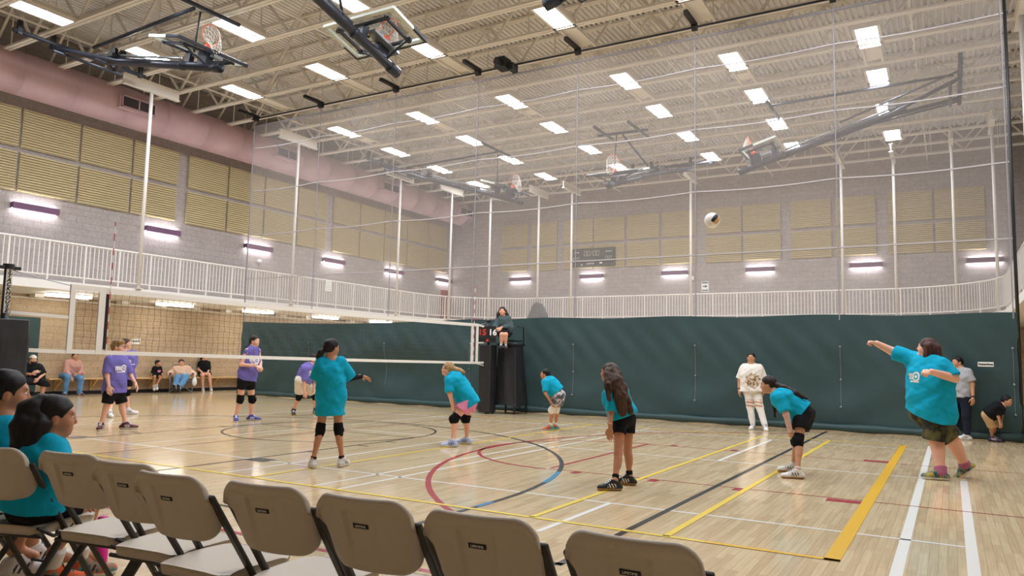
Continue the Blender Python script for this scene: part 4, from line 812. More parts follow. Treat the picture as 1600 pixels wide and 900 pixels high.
 'near_boy': dict(anL=(-4.84,2.558,0.101), anR=(-4.657,2.371,0.165), head=(-4.611,2.247,1.055), neck=(-4.622,2.225,0.931), shR=(-4.496,2.207,0.849), shL=(-4.835,2.252,0.85), elR=(-4.469,2.193,0.643), wrR=(-4.525,2.299,0.562), elL=(-4.896,2.35,0.6), wrL=(-4.838,2.456,0.538), hipR=(-4.549,2.151,0.478), hipL=(-4.775,2.197,0.453), knR=(-4.534,2.388,0.438), knL=(-4.744,2.525,0.408), toe_dir_left=(0.297,0.955,0), toe_dir_right=(0.388,0.921,0), face=(0.432,0.898,-0.08), chest=(0.035,0.999,0), hand_dir_left=(0.387,0.71,-0.588), hand_dir_right=(-0.2,0.875,-0.442)),
}
# ------------------------------------------------------------------ smooth solid modelling (signed distances meshed by surface nets)
class SDF:
    def __init__(s, vox=0.008): s.vox = vox; s.pr = []; s.post = []
    def cap(s, a, b, ra, rb=None, k=0.03): s.pr.append(('c', np.array(a, float), np.array(b, float), ra, ra if rb is None else rb, k)); return s
    def ell(s, c, R, rad, k=0.03): s.pr.append(('e', np.array(c, float), np.array(R, float), np.array(rad, float), None, k)); return s
    def bounds(s):
        lo = np.full(3, 1e9); hi = -lo
        for p in s.pr:
            if p[0] == 'c':
                r = max(p[3], p[4]); lo = np.minimum(lo, np.minimum(p[1], p[2])-r); hi = np.maximum(hi, np.maximum(p[1], p[2])+r)
            else:
                e = np.abs(p[2].T)@p[3]; lo = np.minimum(lo, p[1]-e); hi = np.maximum(hi, p[1]+e)
        return lo-4*s.vox-.012, hi+4*s.vox+.012
    def field(s):
        lo, hi = s.bounds(); n = np.ceil((hi-lo)/s.vox).astype(int)+1; ax = [lo[i]+s.vox*np.arange(n[i]) for i in range(3)]
        D = np.full(n, .5, np.float32)
        for p in s.pr:
            k = p[5]
            if p[0] == 'c': r = max(p[3], p[4]); b0 = np.minimum(p[1], p[2])-r; b1 = np.maximum(p[1], p[2])+r
            else: e = np.abs(p[2].T)@p[3]; b0 = p[1]-e; b1 = p[1]+e
            m = k+3*s.vox; i0 = np.maximum(0, np.floor((b0-m-lo)/s.vox).astype(int)); i1 = np.minimum(n, np.ceil((b1+m-lo)/s.vox).astype(int)+1)
            sl = tuple(slice(a, b) for a, b in zip(i0, i1)); X = ax[0][sl[0]][:, None, None]; Y = ax[1][sl[1]][None, :, None]; Z = ax[2][sl[2]][None, None, :]
            if p[0] == 'c':
                a, b = p[1], p[2]; d = b-a; L2 = max(1e-9, d@d); px, py, pz = X-a[0], Y-a[1], Z-a[2]; t = np.clip((px*d[0]+py*d[1]+pz*d[2])/L2, 0, 1)
                dd = np.sqrt((px-t*d[0])**2+(py-t*d[1])**2+(pz-t*d[2])**2)-(p[3]+(p[4]-p[3])*t)
            else:
                px, py, pz = X-p[1][0], Y-p[1][1], Z-p[1][2]; R = p[2]; r = p[3]
                q = [px*R[i][0]+py*R[i][1]+pz*R[i][2] for i in range(3)]
                k0 = np.sqrt((q[0]/r[0])**2+(q[1]/r[1])**2+(q[2]/r[2])**2); k1 = np.sqrt((q[0]/r[0]**2)**2+(q[1]/r[1]**2)**2+(q[2]/r[2]**2)**2)+1e-6
                dd = k0*(k0-1)/k1
            o = D[sl]; h = np.maximum(k-np.abs(o-dd), 0)/k; D[sl] = np.minimum(o, dd)-h*h*k*.25
        G = (ax[0][:, None, None], ax[1][None, :, None], ax[2][None, None, :])
        for f in s.post: D = f(D, G)
        return D.astype(np.float32), lo
    def mesh(s): D, lo = s.field(); return nets(D, lo, s.vox)
def plane_cut(c, n):
    """keeps the side opposite to n"""
    return lambda D, G: np.maximum(D, (G[0]-c[0])*n[0]+(G[1]-c[1])*n[1]+(G[2]-c[2])*n[2])
def folds(amp, f, seed):
    def g(D, G):
        X, Y, Z = G
        w = np.sin(f*X+3*np.sin(.6*f*Z+seed))+np.sin(f*Y*1.1+2.5*np.sin(.5*f*Z+seed*2))+np.sin(f*.9*Z+2*np.sin(.7*f*(X+Y)+seed*3))
        return D+amp*w/3
    return g
def union(*fs):
    """union of several separately cut solids on one grid"""
    lo = np.min([f.bounds()[0] for f in fs], 0); hi = np.max([f.bounds()[1] for f in fs], 0)
    for f in fs: f.bounds = lambda lo=lo, hi=hi: (lo, hi)
    Ds = [f.field() for f in fs]; D = Ds[0][0]
    for d, _ in Ds[1:]:
        h = np.maximum(.025-np.abs(D-d), 0)/.025; D = np.minimum(D, d)-h*h*.025*.25
    return D, Ds[0][1]
def nets(D, lo, vox):
    D[0] = D[-1] = .1; D[:, 0] = D[:, -1] = .1; D[:, :, 0] = D[:, :, -1] = .1
    I = D < 0; nx, ny, nz = D.shape
    c = np.zeros((nx-1, ny-1, nz-1), np.int16)
    for a in (0, 1):
        for b in (0, 1):
            for e in (0, 1): c += I[a:nx-1+a, b:ny-1+b, e:nz-1+e]
    idx = np.argwhere((c > 0) & (c < 8)); ID = np.full((nx-1, ny-1, nz-1), -1, np.int64); ID[tuple(idx.T)] = np.arange(len(idx))
    P = np.zeros((len(idx), 3)); W = np.zeros(len(idx)); cor = [(a, b, e) for a in (0,1) for b in (0,1) for e in (0,1)]
    v = {q: D[idx[:,0]+q[0], idx[:,1]+q[1], idx[:,2]+q[2]].astype(float) for q in cor}
    for q in cor:
        for ax_ in range(3):
            if q[ax_]: continue
            r = list(q); r[ax_] = 1; r = tuple(r); a, b = v[q], v[r]; m = (a < 0) != (b < 0); t = np.where(m, a/np.where(m, a-b, 1), 0)
            pt = np.tile(np.array(q, float), (len(idx), 1)); pt[:, ax_] += t; P += pt*m[:, None]; W += m
    V = (idx+P/W[:, None])*vox+lo; F = []
    for ax_ in range(3):
        o = [i for i in range(3) if i != ax_]; A = [slice(None)]*3; B = [slice(None)]*3; A[ax_] = slice(0, -1); B[ax_] = slice(1, None)
        a, b = I[tuple(A)], I[tuple(B)]; e = np.argwhere(a != b); s = a[tuple(e.T)]
        ok = (e[:, o[0]] > 0) & (e[:, o[1]] > 0); e = e[ok]; s = s[ok]
        def g(d0, d1):
            q = e.copy(); q[:, o[0]] -= d0; q[:, o[1]] -= d1; return ID[q[:,0], q[:,1], q[:,2]]
        quad = np.stack([g(1,1), g(0,1), g(0,0), g(1,0)], 1); flip = s if ax_ != 1 else ~s
        quad = np.where(flip[:, None], quad, quad[:, ::-1]); F.append(quad)
    F = np.concatenate(F); F = F[(F >= 0).all(1)]
    # two light smoothing passes
    for _ in range(2):
        S = np.zeros_like(V); N = np.zeros(len(V))
        for i in range(4):
            np.add.at(S, F[:, i], V[F[:, (i+1) % 4]]+V[F[:, i-1]]); np.add.at(N, F[:, i], 2)
        V = V*.5+.5*S/np.maximum(N, 1)[:, None]
    return V, F
def link_mesh(name, parts, parent, label=None):
    """parts: list of (V, F, materials, face material index or None) joined into ONE mesh"""
    vs = []; fs = []; mi = []; mats = []; o = 0
    for V, F, ms, idx in parts:
        b = len(mats); mats += ms; vs.append(V); fs.append(F+o); o += len(V); mi.append((np.zeros(len(F), int) if idx is None else idx)+b)
    V = np.concatenate(vs)-np.array(world_loc(parent)); F = np.concatenate(fs); me = bpy.data.meshes.new(name)
    me.vertices.add(len(V)); me.vertices.foreach_set('co', V.astype(np.float32).ravel()); me.loops.add(F.size); me.loops.foreach_set('vertex_index', F.astype(np.int32).ravel())
    me.polygons.add(len(F)); me.polygons.foreach_set('loop_start', np.arange(0, F.size, 4, dtype=np.int32)); 
    for m in mats: me.materials.append(m)
    me.polygons.foreach_set('material_index', np.concatenate(mi).astype(np.int32)); me.polygons.foreach_set('use_smooth', np.ones(len(F), bool)); me.update(calc_edges=True); me.validate()
    ob = bpy.data.objects.new(name, me); COL.objects.link(ob); ob.parent = parent
    if label: ob['label'] = label
    return ob
def ctr(V, F): return V[F].mean(1)
def nrm(v): v = np.array(v, float); return v/np.linalg.norm(v)

# ------------------------------------------------------------------ people
def skin_mat(n, c): return mat('skin_'+n, c, 0.5, noise=.04, nscale=6)
SK = dict(fair=skin_mat('fair', '#e3ad93'), light=skin_mat('light', '#d9a083'), tan=skin_mat('tan', '#b9805f'), brown=skin_mat('brown', '#94603f'), olive=skin_mat('olive', '#c08d6c'))
M['eye'] = mat('eye_white', '#e8e4de', .3); M['iris'] = mat('iris_dark', '#2a1c14', .3); M['lip'] = mat('lips', '#a8605a', .5)
def cloth(n, c, **k): return mat('cloth_'+n, c, .9, spec=.15, bump=.55, bscale=11, **k)
CL_ = dict(teal=cloth('teal', '#109fc0'), purple=cloth('purple', '#6f67ac'), black=cloth('black', '#1a1a1e'), cream=cloth('cream', '#dcd3c4'), white=cloth('white', '#e6e2da'), pink=cloth('pink', '#e08bb0'),
  dusty=cloth('dusty_pink', '#c99a90'), jean=cloth('jean', '#5f8ab4', noise=.15, nscale=12), navy=cloth('navy', '#262b3c'), grey=cloth('grey', '#a3a5aa'), hoodie=cloth('hoodie', '#4b5a5c'), khaki=cloth('khaki', '#c9ac82'),
  peach=cloth('peach', '#dcbca6', noise=.12, nscale=25), pad=cloth('knee_pad', '#141416'), padw=cloth('knee_pad_white', '#e4e0d8'), sleeve=cloth('arm_sleeve', '#d9b5ae'), sock=cloth('sock_white', '#dedad4'), sockb=cloth('sock_black', '#1c1c20'), sockp=cloth('sock_pink', '#b06a86'))
def camo(n, c1, c2, s):
    m = mat('cloth_'+n, c1, .9); nt = m.node_tree; b = nt.nodes['Principled BSDF']; tc = nt.nodes.new('ShaderNodeTexCoord'); no = nt.nodes.new('ShaderNodeTexNoise'); no.inputs['Scale'].default_value = s; no.inputs['Detail'].default_value = 3
    r = nt.nodes.new('ShaderNodeValToRGB'); r.color_ramp.elements[0].position = .42; r.color_ramp.elements[1].position = .58; r.color_ramp.elements[0].color = lin(c1); r.color_ramp.elements[1].color = lin(c2)
    nt.links.new(tc.outputs['Object'], no.inputs['Vector']); nt.links.new(no.outputs['Fac'], r.inputs[0]); nt.links.new(r.outputs[0], b.inputs['Base Color']); return m
CL_['camo'] = camo('camo', '#1d1f1a', '#5d5a34', 7); CL_['tie_dye'] = camo('tie_dye', '#4a4c58', '#d8d2d6', 9); CL_['print'] = camo('print_brown', '#8a6a4a', '#d9cdb8', 22)
def hair_mat(n, c, c2):
    m = mat('hair_'+n, c, .55, spec=.25); nt = m.node_tree; b = nt.nodes['Principled BSDF']; tc = nt.nodes.new('ShaderNodeTexCoord'); no = nt.nodes.new('ShaderNodeTexNoise'); no.inputs['Scale'].default_value = 45; no.inputs['Detail'].default_value = 3
    mp = nt.nodes.new('ShaderNodeMapping'); mp.inputs['Scale'].default_value = (1, 1, .15); nt.links.new(tc.outputs['Object'], mp.inputs[0]); nt.links.new(mp.outputs[0], no.inputs['Vector'])
    r = nt.nodes.new('ShaderNodeValToRGB'); r.color_ramp.elements[0].position = .35; r.color_ramp.elements[1].position = .7; r.color_ramp.elements[0].color = lin(c); r.color_ramp.elements[1].color = lin(c2)
    nt.links.new(no.outputs['Fac'], r.inputs[0]); nt.links.new(r.outputs[0], b.inputs['Base Color']); return m
HA = dict(black=hair_mat('black', '#0e0c0d', '#221e1e'), brown=hair_mat('brown', '#2e1f18', '#573d2e'), dark=hair_mat('dark', '#1a1312', '#33241e'), blond=hair_mat('blond', '#8a6a44', '#c2a272'), sandy=hair_mat('sandy', '#6f5334', '#a5844f'), auburn=hair_mat('auburn', '#33211f', '#5d3a36'))
SH = dict(maroon=mat('shoe_maroon', '#5a2430', .5), white=mat('shoe_white', '#e2e0de', .5), blue=mat('shoe_blue', '#3a3f92', .5), black=mat('shoe_black', '#1c1c20', .5), grey=mat('shoe_grey', '#c8c4be', .5), sky=mat('shoe_sky', '#aebce0', .5), orange=camo('shoe_orange', '#e0602f', '#2f8f86', 14), multi=camo('shoe_multi', '#31707c', '#b8a04a', 16), purple=mat('shoe_purple', '#4c3a56', .5), sole=mat('shoe_sole', '#e6e2da', .6), gum=mat('shoe_gum', '#b08a5e', .6))

def build_person(key, label, hh=.215, g=1.0, lr=1.0, skin='light', vox=.008, shirt=None, short=None, pads=None, shoe='white', sole='sole', sock=None, hair='brown', style='short', fingers='relaxed', group=None, tails=(), logo=0, **kw):
    J = {k: np.array(v, float) for k, v in JOINTS[key].items()}
    for q, w in (('L', 'left'), ('R', 'right')):
        J['td'+q] = J['toe_dir_'+w]
        if 'hand_dir_'+w in J: J['hd'+q] = J['hand_dir_'+w]
    mv = np.array(kw.get('move', (0, 0, 0)), float)
    for k in J:
        if k in ('head', 'neck') or k[:3] == 'hip' or k[:2] in ('sh','el','wr','an','kn'): J[k] = J[k]+mv
    for k in J:
        if len(k) == 2 and k[1].isdigit(): J[k] = J[k]+mv
    sc_ = hh/.215
    base = (J['anL']+J['anR'])/2; rootz = 0.0 if min(J['anL'][2], J['anR'][2]) < .2 else float(base[2])-.09
    t = thing('person', label, 'person', (float(base[0]), float(base[1]), rootz), group)
    N = J['neck']; Hc = (J['hipL']+J['hipR'])/2; up = nrm(N-Hc); ch = J['chest']; fw = nrm(ch-up*(ch@up)); lat = np.cross(up, fw); T = np.linalg.norm(N-Hc)
    lw = abs((J['shL']-J['shR'])@lat)/2; lw = max(lw, .10*sc_); B = np.array([lat, fw, up]); sk = SK[skin]
    dep = .085*g*sc_; pw = (.115*g)*sc_
    belly = kw.get('belly', 0)
    # --- head frame
    f = J['face']; z = np.array([0, 0, 1.0]); hu = nrm(z-f*f[2]); 
    hl = np.cross(hu, f); hc = J['head']; HB = np.array([f, hl, hu]); s = hh/.23
    hp = lambda a, b, c: hc+f*a*s+hl*b*s+hu*c*s
    b = SDF(vox)
    b.ell(hp(-.012,0,.022), HB, np.array((.094,.076,.09))*s, .02); b.ell(hp(.022,0,-.045), HB, np.array((.066,.056,.066))*s, .035)
    b.ell(hp(.05,0,-.088), HB, np.array((.028,.03,.02))*s, .03)
    b.cap(hp(.082,0,.012), hp(.098,0,-.026), .0095*s, .0115*s, .012); b.cap(hp(.074,.03,.026), hp(.074,-.03,.026), .013*s, .013*s, .02)
    for q in (-1, 1): b.ell(hp(-.008,q*.077,-.012), HB, np.array((.018,.009,.03))*s, .008); b.ell(hp(.05,q*.04,-.03), HB, np.array((.03,.024,.028))*s, .03)
    b.cap(hp(.074,.014,-.062), hp(.074,-.014,-.062), .011*s, .011*s, .014)
    b.cap(hp(-.025,0,-.05), N-up*.03, .05*sc_*min(g, 1.25), .056*sc_*min(g, 1.25), .04)
    # --- trunk
    C1 = N-up*T*.30; C2 = N-up*T*.66
    b.cap(J['shL']-up*.01, J['shR']-up*.01, .052*lr*sc_, None, .05); b.cap(N, (J['shL']*.65+N*.35), .04*lr*sc_, .042*lr*sc_, .05); b.cap(N, (J['shR']*.65+N*.35), .04*lr*sc_, .042*lr*sc_, .05)
    b.ell(C1, B, (max(lw*.92, pw*.95), dep*1.12, T*.36), .05); b.ell(C2, B, (pw*.98, dep*1.08+belly*.5, T*.36), .06); b.ell(Hc+up*.03, B, (pw*1.12, dep*1.15, .12*sc_), .05)
    for q in 'LR':
        hp_, kn, an = J['hip'+q], J['kn'+q], J['an'+q]; a, e, w = J['sh'+q], J['el'+q], J['wr'+q]
        b.cap(hp_, kn, .082*lr*sc_, .052*lr*sc_, .05); b.cap(kn, an, .05*lr*sc_, .032*lr*sc_, .025)
        d = nrm(an-kn); td = J['td'+q]; back = -nrm(td-d*(td@d)+1e-6); b.cap(kn+(an-kn)*.22+back*.014, kn+(an-kn)*.45+back*.012, .045*lr*sc_, .038*lr*sc_, .03)
        dn = nrm(np.cross(td, np.cross(z, td))); b.cap(an, an+td*.09*sc_-dn*.045*sc_, .03*sc_, .024*sc_, .03)
        b.cap(a, e, .044*lr*sc_, .035*lr*sc_, .03); b.cap(e, w, .036*lr*sc_, .024*lr*sc_, .02)
    V, F = b.mesh(); parts = [(V, F, [sk], None)]
    # --- hands with five fingers
    for q in 'LR':
        w = J['wr'+q]; d = J.get('hd'+q); d = nrm(w-J['el'+q]) if d is None else nrm(d)
        inn = (Hc-w) if kw.get('palm') is None else np.array(kw['palm'], float); n = nrm(inn-d*(inn@d)); la = np.cross(n, d); rf = fw+np.array([0,0,.4]); la = la if la@rf >= 0 else -la
        hs = sc_*1.0; h = SDF(.0038 if vox > .006 else .0034); R = np.array([d, la, n])
        h.cap(w-d*.03, w+d*.02*hs, .024*hs, .022*hs, .015); h.ell(w+d*.05*hs, R, np.array((.052,.041,.017))*hs, .012)
        mode = fingers if isinstance(fingers, str) else fingers[q]; c1, c2 = dict(relaxed=(.35,.75), fist=(1.35,2.7), open=(.08,.2), grip=(.7,1.5))[mode]
        for i, (o, L) in enumerate(((.031,.064),(.011,.075),(-.010,.070),(-.030,.055))):
            p = w+d*(.088-.006*abs(i-1))*hs+la*o*hs; q1 = c1*(1+.06*i); q2 = c2*(1+.05*i)
            m1 = p+(d*math.cos(q1)+n*math.sin(q1))*L*.5*hs+la*(.05*(1.5-i))*.012; m2 = m1+(d*math.cos(q2)+n*math.sin(q2))*L*.5*hs
            h.cap(p-d*.012*hs, m1, .0095*hs, .0085*hs, .006); h.cap(m1, m2, .0085*hs, .007*hs, .004)
        tb = w+d*.03*hs+la*.03*hs; t1 = tb+nrm(d*.6+la*.6+n*.35)*.04*hs; t2 = t1+nrm(d*.9+la*(.1 if mode != 'fist' else -.5)+n*.4)*.032*hs
        h.cap(w+d*.025*hs+la*.015*hs, tb, .014*hs, .013*hs, .012); h.cap(tb, t1, .0125*hs, .0105*hs, .006); h.cap(t1, t2, .0105*hs, .008*hs, .004)
        Vh, Fh = h.mesh(); parts.append((Vh, Fh, [sk], None))
    # --- eyes, brows and lips belong to the same body mesh
    def blob(c, R, rad, m_, v=.0035):
        e = SDF(min(v, min(rad)*.6)); e.ell(c, R, rad, .002); Vb, Fb = e.mesh(); parts.append((Vb, Fb, [m_], None))
    for q in (-1, 1):
        blob(hp(.073,q*.031,.004), HB, np.array((.012,.015,.0085))*s, M['eye']); blob(hp(.081,q*.030,.004), HB, np.array((.006,.0075,.0075))*s, M['iris'])
        e = SDF(.003); e.cap(hp(.086,q*.018,.026), hp(.078,q*.046,.026), .0045*s, .003*s, .003); Vb, Fb = e.mesh(); parts.append((Vb, Fb, [HA[hair]], None))
    blob(hp(.079,0,-.060), HB, np.array((.009,.022,.009))*s, M['lip'])
    link_mesh('body', parts, t)
    # --- hair
    if style != 'none':
        h = SDF(min(vox, .007)); h.ell(hp(-.020,0,.032), HB, np.array((.104,.088,.096))*s, .02)
        if style in ('bob', 'long', 'back'): h.ell(hp(-.055,0,-.02), HB, np.array((.07,.085,.09 if style != 'bob' else .10))*s, .03)
        if style == 'bob':
            for q in (-1, 1): h.cap(hp(-.03,q*.08,.02), hp(-.02,q*.09,-.12), .05*s, .042*s, .03)
            h.cap(hp(-.10,.035,.0), hp(-.115,.035,-.12), .062*s, .06*s, .03); h.cap(hp(-.10,-.035,-.0), hp(-.115,-.035,-.12), .062*s, .06*s, .03)
        if style == 'short': h.ell(hp(-.05,0,-.01), HB, np.array((.062,.078,.075))*s, .03)
        if style == 'fluffy': h.ell(hp(.02,0,.085), HB, np.array((.085,.085,.04))*s, .04); h.ell(hp(-.06,0,.0), HB, np.array((.062,.085,.08))*s, .03)
        if style == 'tied': h.ell(hp(-.05,0,.0), HB, np.array((.066,.078,.075))*s, .03)
        long_ = style in ('bob', 'long')
        def face_cut(D, G):
            X, Y, Z = G; pf = ((X-hc[0])*f[0]+(Y-hc[1])*f[1]+(Z-hc[2])*f[2])/s; pl = ((X-hc[0])*hl[0]+(Y-hc[1])*hl[1]+(Z-hc[2])*hl[2])/s; pu = ((X-hc[0])*hu[0]+(Y-hc[1])*hu[1]+(Z-hc[2])*hu[2])/s
            up_r = (.085 if not long_ else .13)+kw.get('fringe', 0); e = np.sqrt(((pf-.108)/.092)**2+(pl/(.13 if not long_ else .10))**2+((pu-(-.02 if not long_ else -.065))/up_r)**2)
            D = np.maximum(D, (1-e)*.085*s)
            if not long_: D = np.maximum(D, np.minimum(pf+.03, -.035-pu)*s)
            return D
        def ear_cut(D, G):
            X, Y, Z = G; c = [np.sqrt((X-e[0])**2+(Y-e[1])**2+(Z-e[2])**2)-.026*s for e in (hp(.004,.085,-.014), hp(.004,-.085,-.014))]
            return np.maximum(D, -np.minimum(c[0], c[1]))
        h.post.append(face_cut)
        if style in ('short', 'tied', 'fluffy'): h.post.append(ear_cut)
        h.post.append(folds(.004, 55, 2)); V, F = h.mesh(); hs_ = [(V, F, [HA[hair]], None)]
        if tails:
            tl = SDF(min(vox, .007))
            for pre, rr_ in tails:
                for i in range(len(rr_)-1): tl.cap(J[pre+str(i)], J[pre+str(i+1)], rr_[i], rr_[i+1], .02)
            tl.post.append(folds(.006, 60, 1)); V, F = tl.mesh(); hs_.append((V, F, [HA[hair]], None))
        ho = link_mesh('hair', hs_, t)
        if kw.get('tie'):
            e = SDF(.005); e.ell(J['t0'], HB, (.022,.022,.022), .01); V, F = e.mesh(); link_mesh('hair_tie', [(V, F, [M[kw['tie']]], None)], ho)
    # --- shirt
    if shirt:
        col, hem, slv, bag = shirt; m_ = CL_[col]; L = T*hem; hemc = N-up*L+fw*kw.get('hemf', 0); rd = dep*1.12+bag; hw = kw.get('hemw', 1.0)*max(pw*1.1+bag*.6, lw*.8)-rd*.55
        S0 = SDF(vox); S0.cap(J['shL']-up*.012, J['shR']-up*.012, .06*lr*sc_+bag*.15, None, .05)
        S0.cap(N-up*.012, J['shL']*.7+N*.3, .046*lr*sc_, .052*lr*sc_, .04); S0.cap(N-up*.012, J['shR']*.7+N*.3, .046*lr*sc_, .052*lr*sc_, .04)
        S0.ell(C1, B, (max(lw*.98, pw)+bag*.4+.012, dep*1.2+bag*.6+.012, T*.38), .05); S0.ell(C2, B, (pw*1.02+bag*.7+.014, dep*1.15+bag*.7+belly+.014, T*.42), .06)
        if hem > .8: S0.ell(Hc+up*.02, B, (pw*1.16+bag*.6+.012, dep*1.2+bag*.6+.012, .13*sc_), .05)
        top = N-up*T*.32
        for q in (-1, 0, 1): S0.cap(top+lat*q*max(.02, lw-.07), hemc-up*.06+lat*q*max(.02, hw), rd*.85, rd, .07)
        nn = -nrm(up+lat*kw.get('hemroll', 0)); S0.post += [folds(.012+bag*.08, 17, len(key)), folds(.006+bag*.02, 41, 5), plane_cut(hemc, nn)]
        def neck_hole(D, G):
            X, Y, Z = G; c = N+up*.045*sc_+fw*.012; return np.maximum(D, .062*sc_*min(g, 1.2)-np.sqrt((X-c[0])**2+(Y-c[1])**2+(Z-c[2])**2))
        S0.post.append(neck_hole); fs_ = [S0]
        for q in 'LR':
            a, e, w = J['sh'+q], J['el'+q], J['wr'+q]; d = nrm(e-a); sr = kw.get('slr', .062)*lr*sc_+bag*.25
            if slv <= 0: continue
            S1 = SDF(vox); end = a+(e-a)*min(slv, 1.0)
            S1.cap(a-d*.01, end+d*.05, sr*.98, sr*1.06, .02)
            if slv <= 1: S1.post += [folds(.008, 22, 3), plane_cut(end, d)]
            else:
                d2 = nrm(w-e); end2 = e+(w-e)*min(1, slv-1); S1.cap(e, end2+d2*.04, sr*.82, sr*.62, .03); S1.post += [folds(.008, 22, 3), plane_cut(end2, d2)]
            fs_.append(S1)
        D, lo = union(*fs_); V, F = nets(D, lo, vox); idx = None; ms = [m_]
        cc = ctr(V, F)-(N-up*T*kw.get('logo_v', .36)+lat*kw.get('logo_l', .02)); a = cc@lat; u = cc@up; d_ = cc@fw
        if logo:
            ms = [m_, CL_['white']]; r = np.sqrt((a-.045)**2+u**2); ring = (r < .058) & ((r > .036) | (r < .018)); bars = (a < .0) & (a > -.12) & (np.abs(u) < .036) & (np.abs((a*38) % 1-.5) > .14) ; low = (np.abs(a) < .09) & (u < -.052) & (u > -.07)
            if logo < 0: ring = ring*False
            idx = ((ring | bars | low) & (d_ > 0)).astype(int)
        if kw.get('print_'): ms = [m_, CL_[kw['print_']]]; pw_, ph_ = kw.get('pw', .15), kw.get('ph', .2); idx = (((a/pw_)**2+((u+ph_*.45)/(ph_*.75))**2 < 1+.25*np.sin(a*60)*np.sin(u*70)) & (d_ > 0)).astype(int)
        link_mesh(kw.get('shirt_name', 'shirt'), [(V, F, ms, idx)], t)
    # --- shorts / trousers
    if short:
        col, leg, bag = short; m_ = CL_[col]; fs_ = []
        S0 = SDF(vox); S0.ell(Hc+up*.03, B, (pw*1.15+bag*.5+.008, dep*1.2+bag*.5+.008, .13*sc_), .05); S0.cap(J['hipL'], J['hipR'], .088*lr*sc_+bag*.4, None, .05)
        S0.ell(C2, B, (pw*1.0+.008, dep*1.12+.008, T*.36), .05); S0.post.append(plane_cut(Hc+up*(.10*sc_), up)); fs_.append(S0)
        for q in 'LR':
            hp_, kn, an = J['hip'+q], J['kn'+q], J['an'+q]; d = nrm(kn-hp_); S1 = SDF(vox)
            if leg <= 1:
                end = hp_+(kn-hp_)*leg; S1.cap(hp_, end+d*.05, .09*lr*sc_+bag*.8, (.09-.026*leg)*lr*sc_+bag, .04); S1.post += [folds(.004+bag*.1, 24, 2), plane_cut(end, d)]
            else:
                d2 = nrm(an-kn); end = kn+(an-kn)*(leg-1); S1.cap(hp_, kn, .09*lr*sc_+bag, .064*lr*sc_+bag, .04); S1.cap(kn, end+d2*.04, .062*lr*sc_+bag, .046*lr*sc_+bag, .04); S1.post += [folds(.006+bag*.1, 24, 2), plane_cut(end, d2)]
            fs_.append(S1)
        D, lo = union(*fs_); V, F = nets(D, lo, vox); ms = [m_]; idx = None
        if kw.get('rips'):
            cc = ctr(V, F); idx = np.zeros(len(F), int); ms = [m_, SK[skin]]
            for q in 'LR':
                c = J['kn'+q]*.8+J['hip'+q]*.2; r = cc-c; idx |= ((np.abs(r[:, 2]) < .075) & (np.abs(r@lat) < .07) & (r@fw > 0) & (np.sin(r[:, 2]*95+r@lat*12) > -.35)).astype(int)
        link_mesh('trousers' if leg > 1.05 else 'shorts', [(V, F, ms, idx)], t)
    for q in 'LR':
        hp_, kn, an, td = J['hip'+q], J['kn'+q], J['an'+q], J['td'+q]
        if pads:
            S = SDF(min(vox, .007)); a = kn+(hp_-kn)*.24; c = kn+(an-kn)*.22; S.cap(a, kn, .071*lr*sc_, .066*lr*sc_, .02); S.cap(kn, c, .066*lr*sc_, .058*lr*sc_, .02); S.ell(kn+nrm(td-nrm(an-kn)*(td@nrm(an-kn)))*.03*sc_, np.eye(3), np.array((.055,.055,.06))*lr*sc_, .03)
            S.post += [plane_cut(a+(hp_-kn)*.02, nrm(hp_-kn)), plane_cut(c, nrm(an-kn)), folds(.004, 60, 1)]; V, F = S.mesh(); link_mesh('knee_pad', [(V, F, [CL_[pads]], None)], t)
        sd_ = nrm(np.cross(z, td)); uf = nrm(np.cross(td, sd_)); zz = kw.get('ah', .088)*sc_
        gz = an-uf*zz
        if abs(td[2]) < .05 and rootz == 0 and not kw.get('free_feet'): gz = np.array([an[0], an[1], .001])
        if shoe:
            S = SDF(.006 if vox > .006 else .005); hl_ = gz-td*.052*sc_; tp = gz+td*.165*sc_; k_ = kw.get('shoe_k', 1.0)*sc_
            S.cap(hl_+uf*.034*k_, gz+td*.02+uf*.036*k_, .036*k_, .037*k_, .02); S.cap(gz+uf*.034*k_, tp+uf*.028*k_, .036*k_, .037*k_, .02); S.cap(tp-td*.04+sd_*.008+uf*.028*k_, tp-td*.04-sd_*.008+uf*.028*k_, .036*k_, .036*k_, .02)
            S.cap(gz-td*.012+uf*.05*k_, gz+uf*.118*k_, .043*k_, .043*k_, .03); S.cap(gz+td*.012+uf*.098*k_, gz+td*.085+uf*.056*k_, .036*k_, .032*k_, .03)
            S.post += [plane_cut(gz, -uf), plane_cut(gz+uf*.112*k_, nrm(uf-td*.35))]; V, F = S.mesh(); q_ = ctr(V, F)-gz; cc = q_@uf; al = q_@td; si = np.abs(q_@sd_); idx = (cc < .024*k_).astype(int)
            acc = kw.get('accent', 'white' if shoe in ('black', 'maroon', 'blue', 'purple') else 'black')
            stripe = (si > .026*k_) & (cc > .03*k_) & (cc < .075*k_) & (al > .0) & (al < .085) & (((al-cc*.5)*34) % 1 < .45); lace = (si < .022*k_) & (cc > .045*k_) & (al > .03) & (al < .11) & ((al*60) % 1 < .5)
            idx = np.where((stripe | lace) & (cc > .028*k_), 2, idx)
            link_mesh('shoe', [(V, F, [SH[shoe], SH[sole], SH[acc]], idx)], t)
        if sock:
            S = SDF(.006); a = an+(kn-an)*kw.get('sockh', .16); S.cap(gz+uf*.09*sc_, an+(kn-an)*.3, .042*lr*sc_, .046*lr*sc_, .02); S.post.append(plane_cut(a, nrm(kn-an))); V, F = S.mesh(); link_mesh('sock', [(V, F, [CL_[sock]], None)], t)
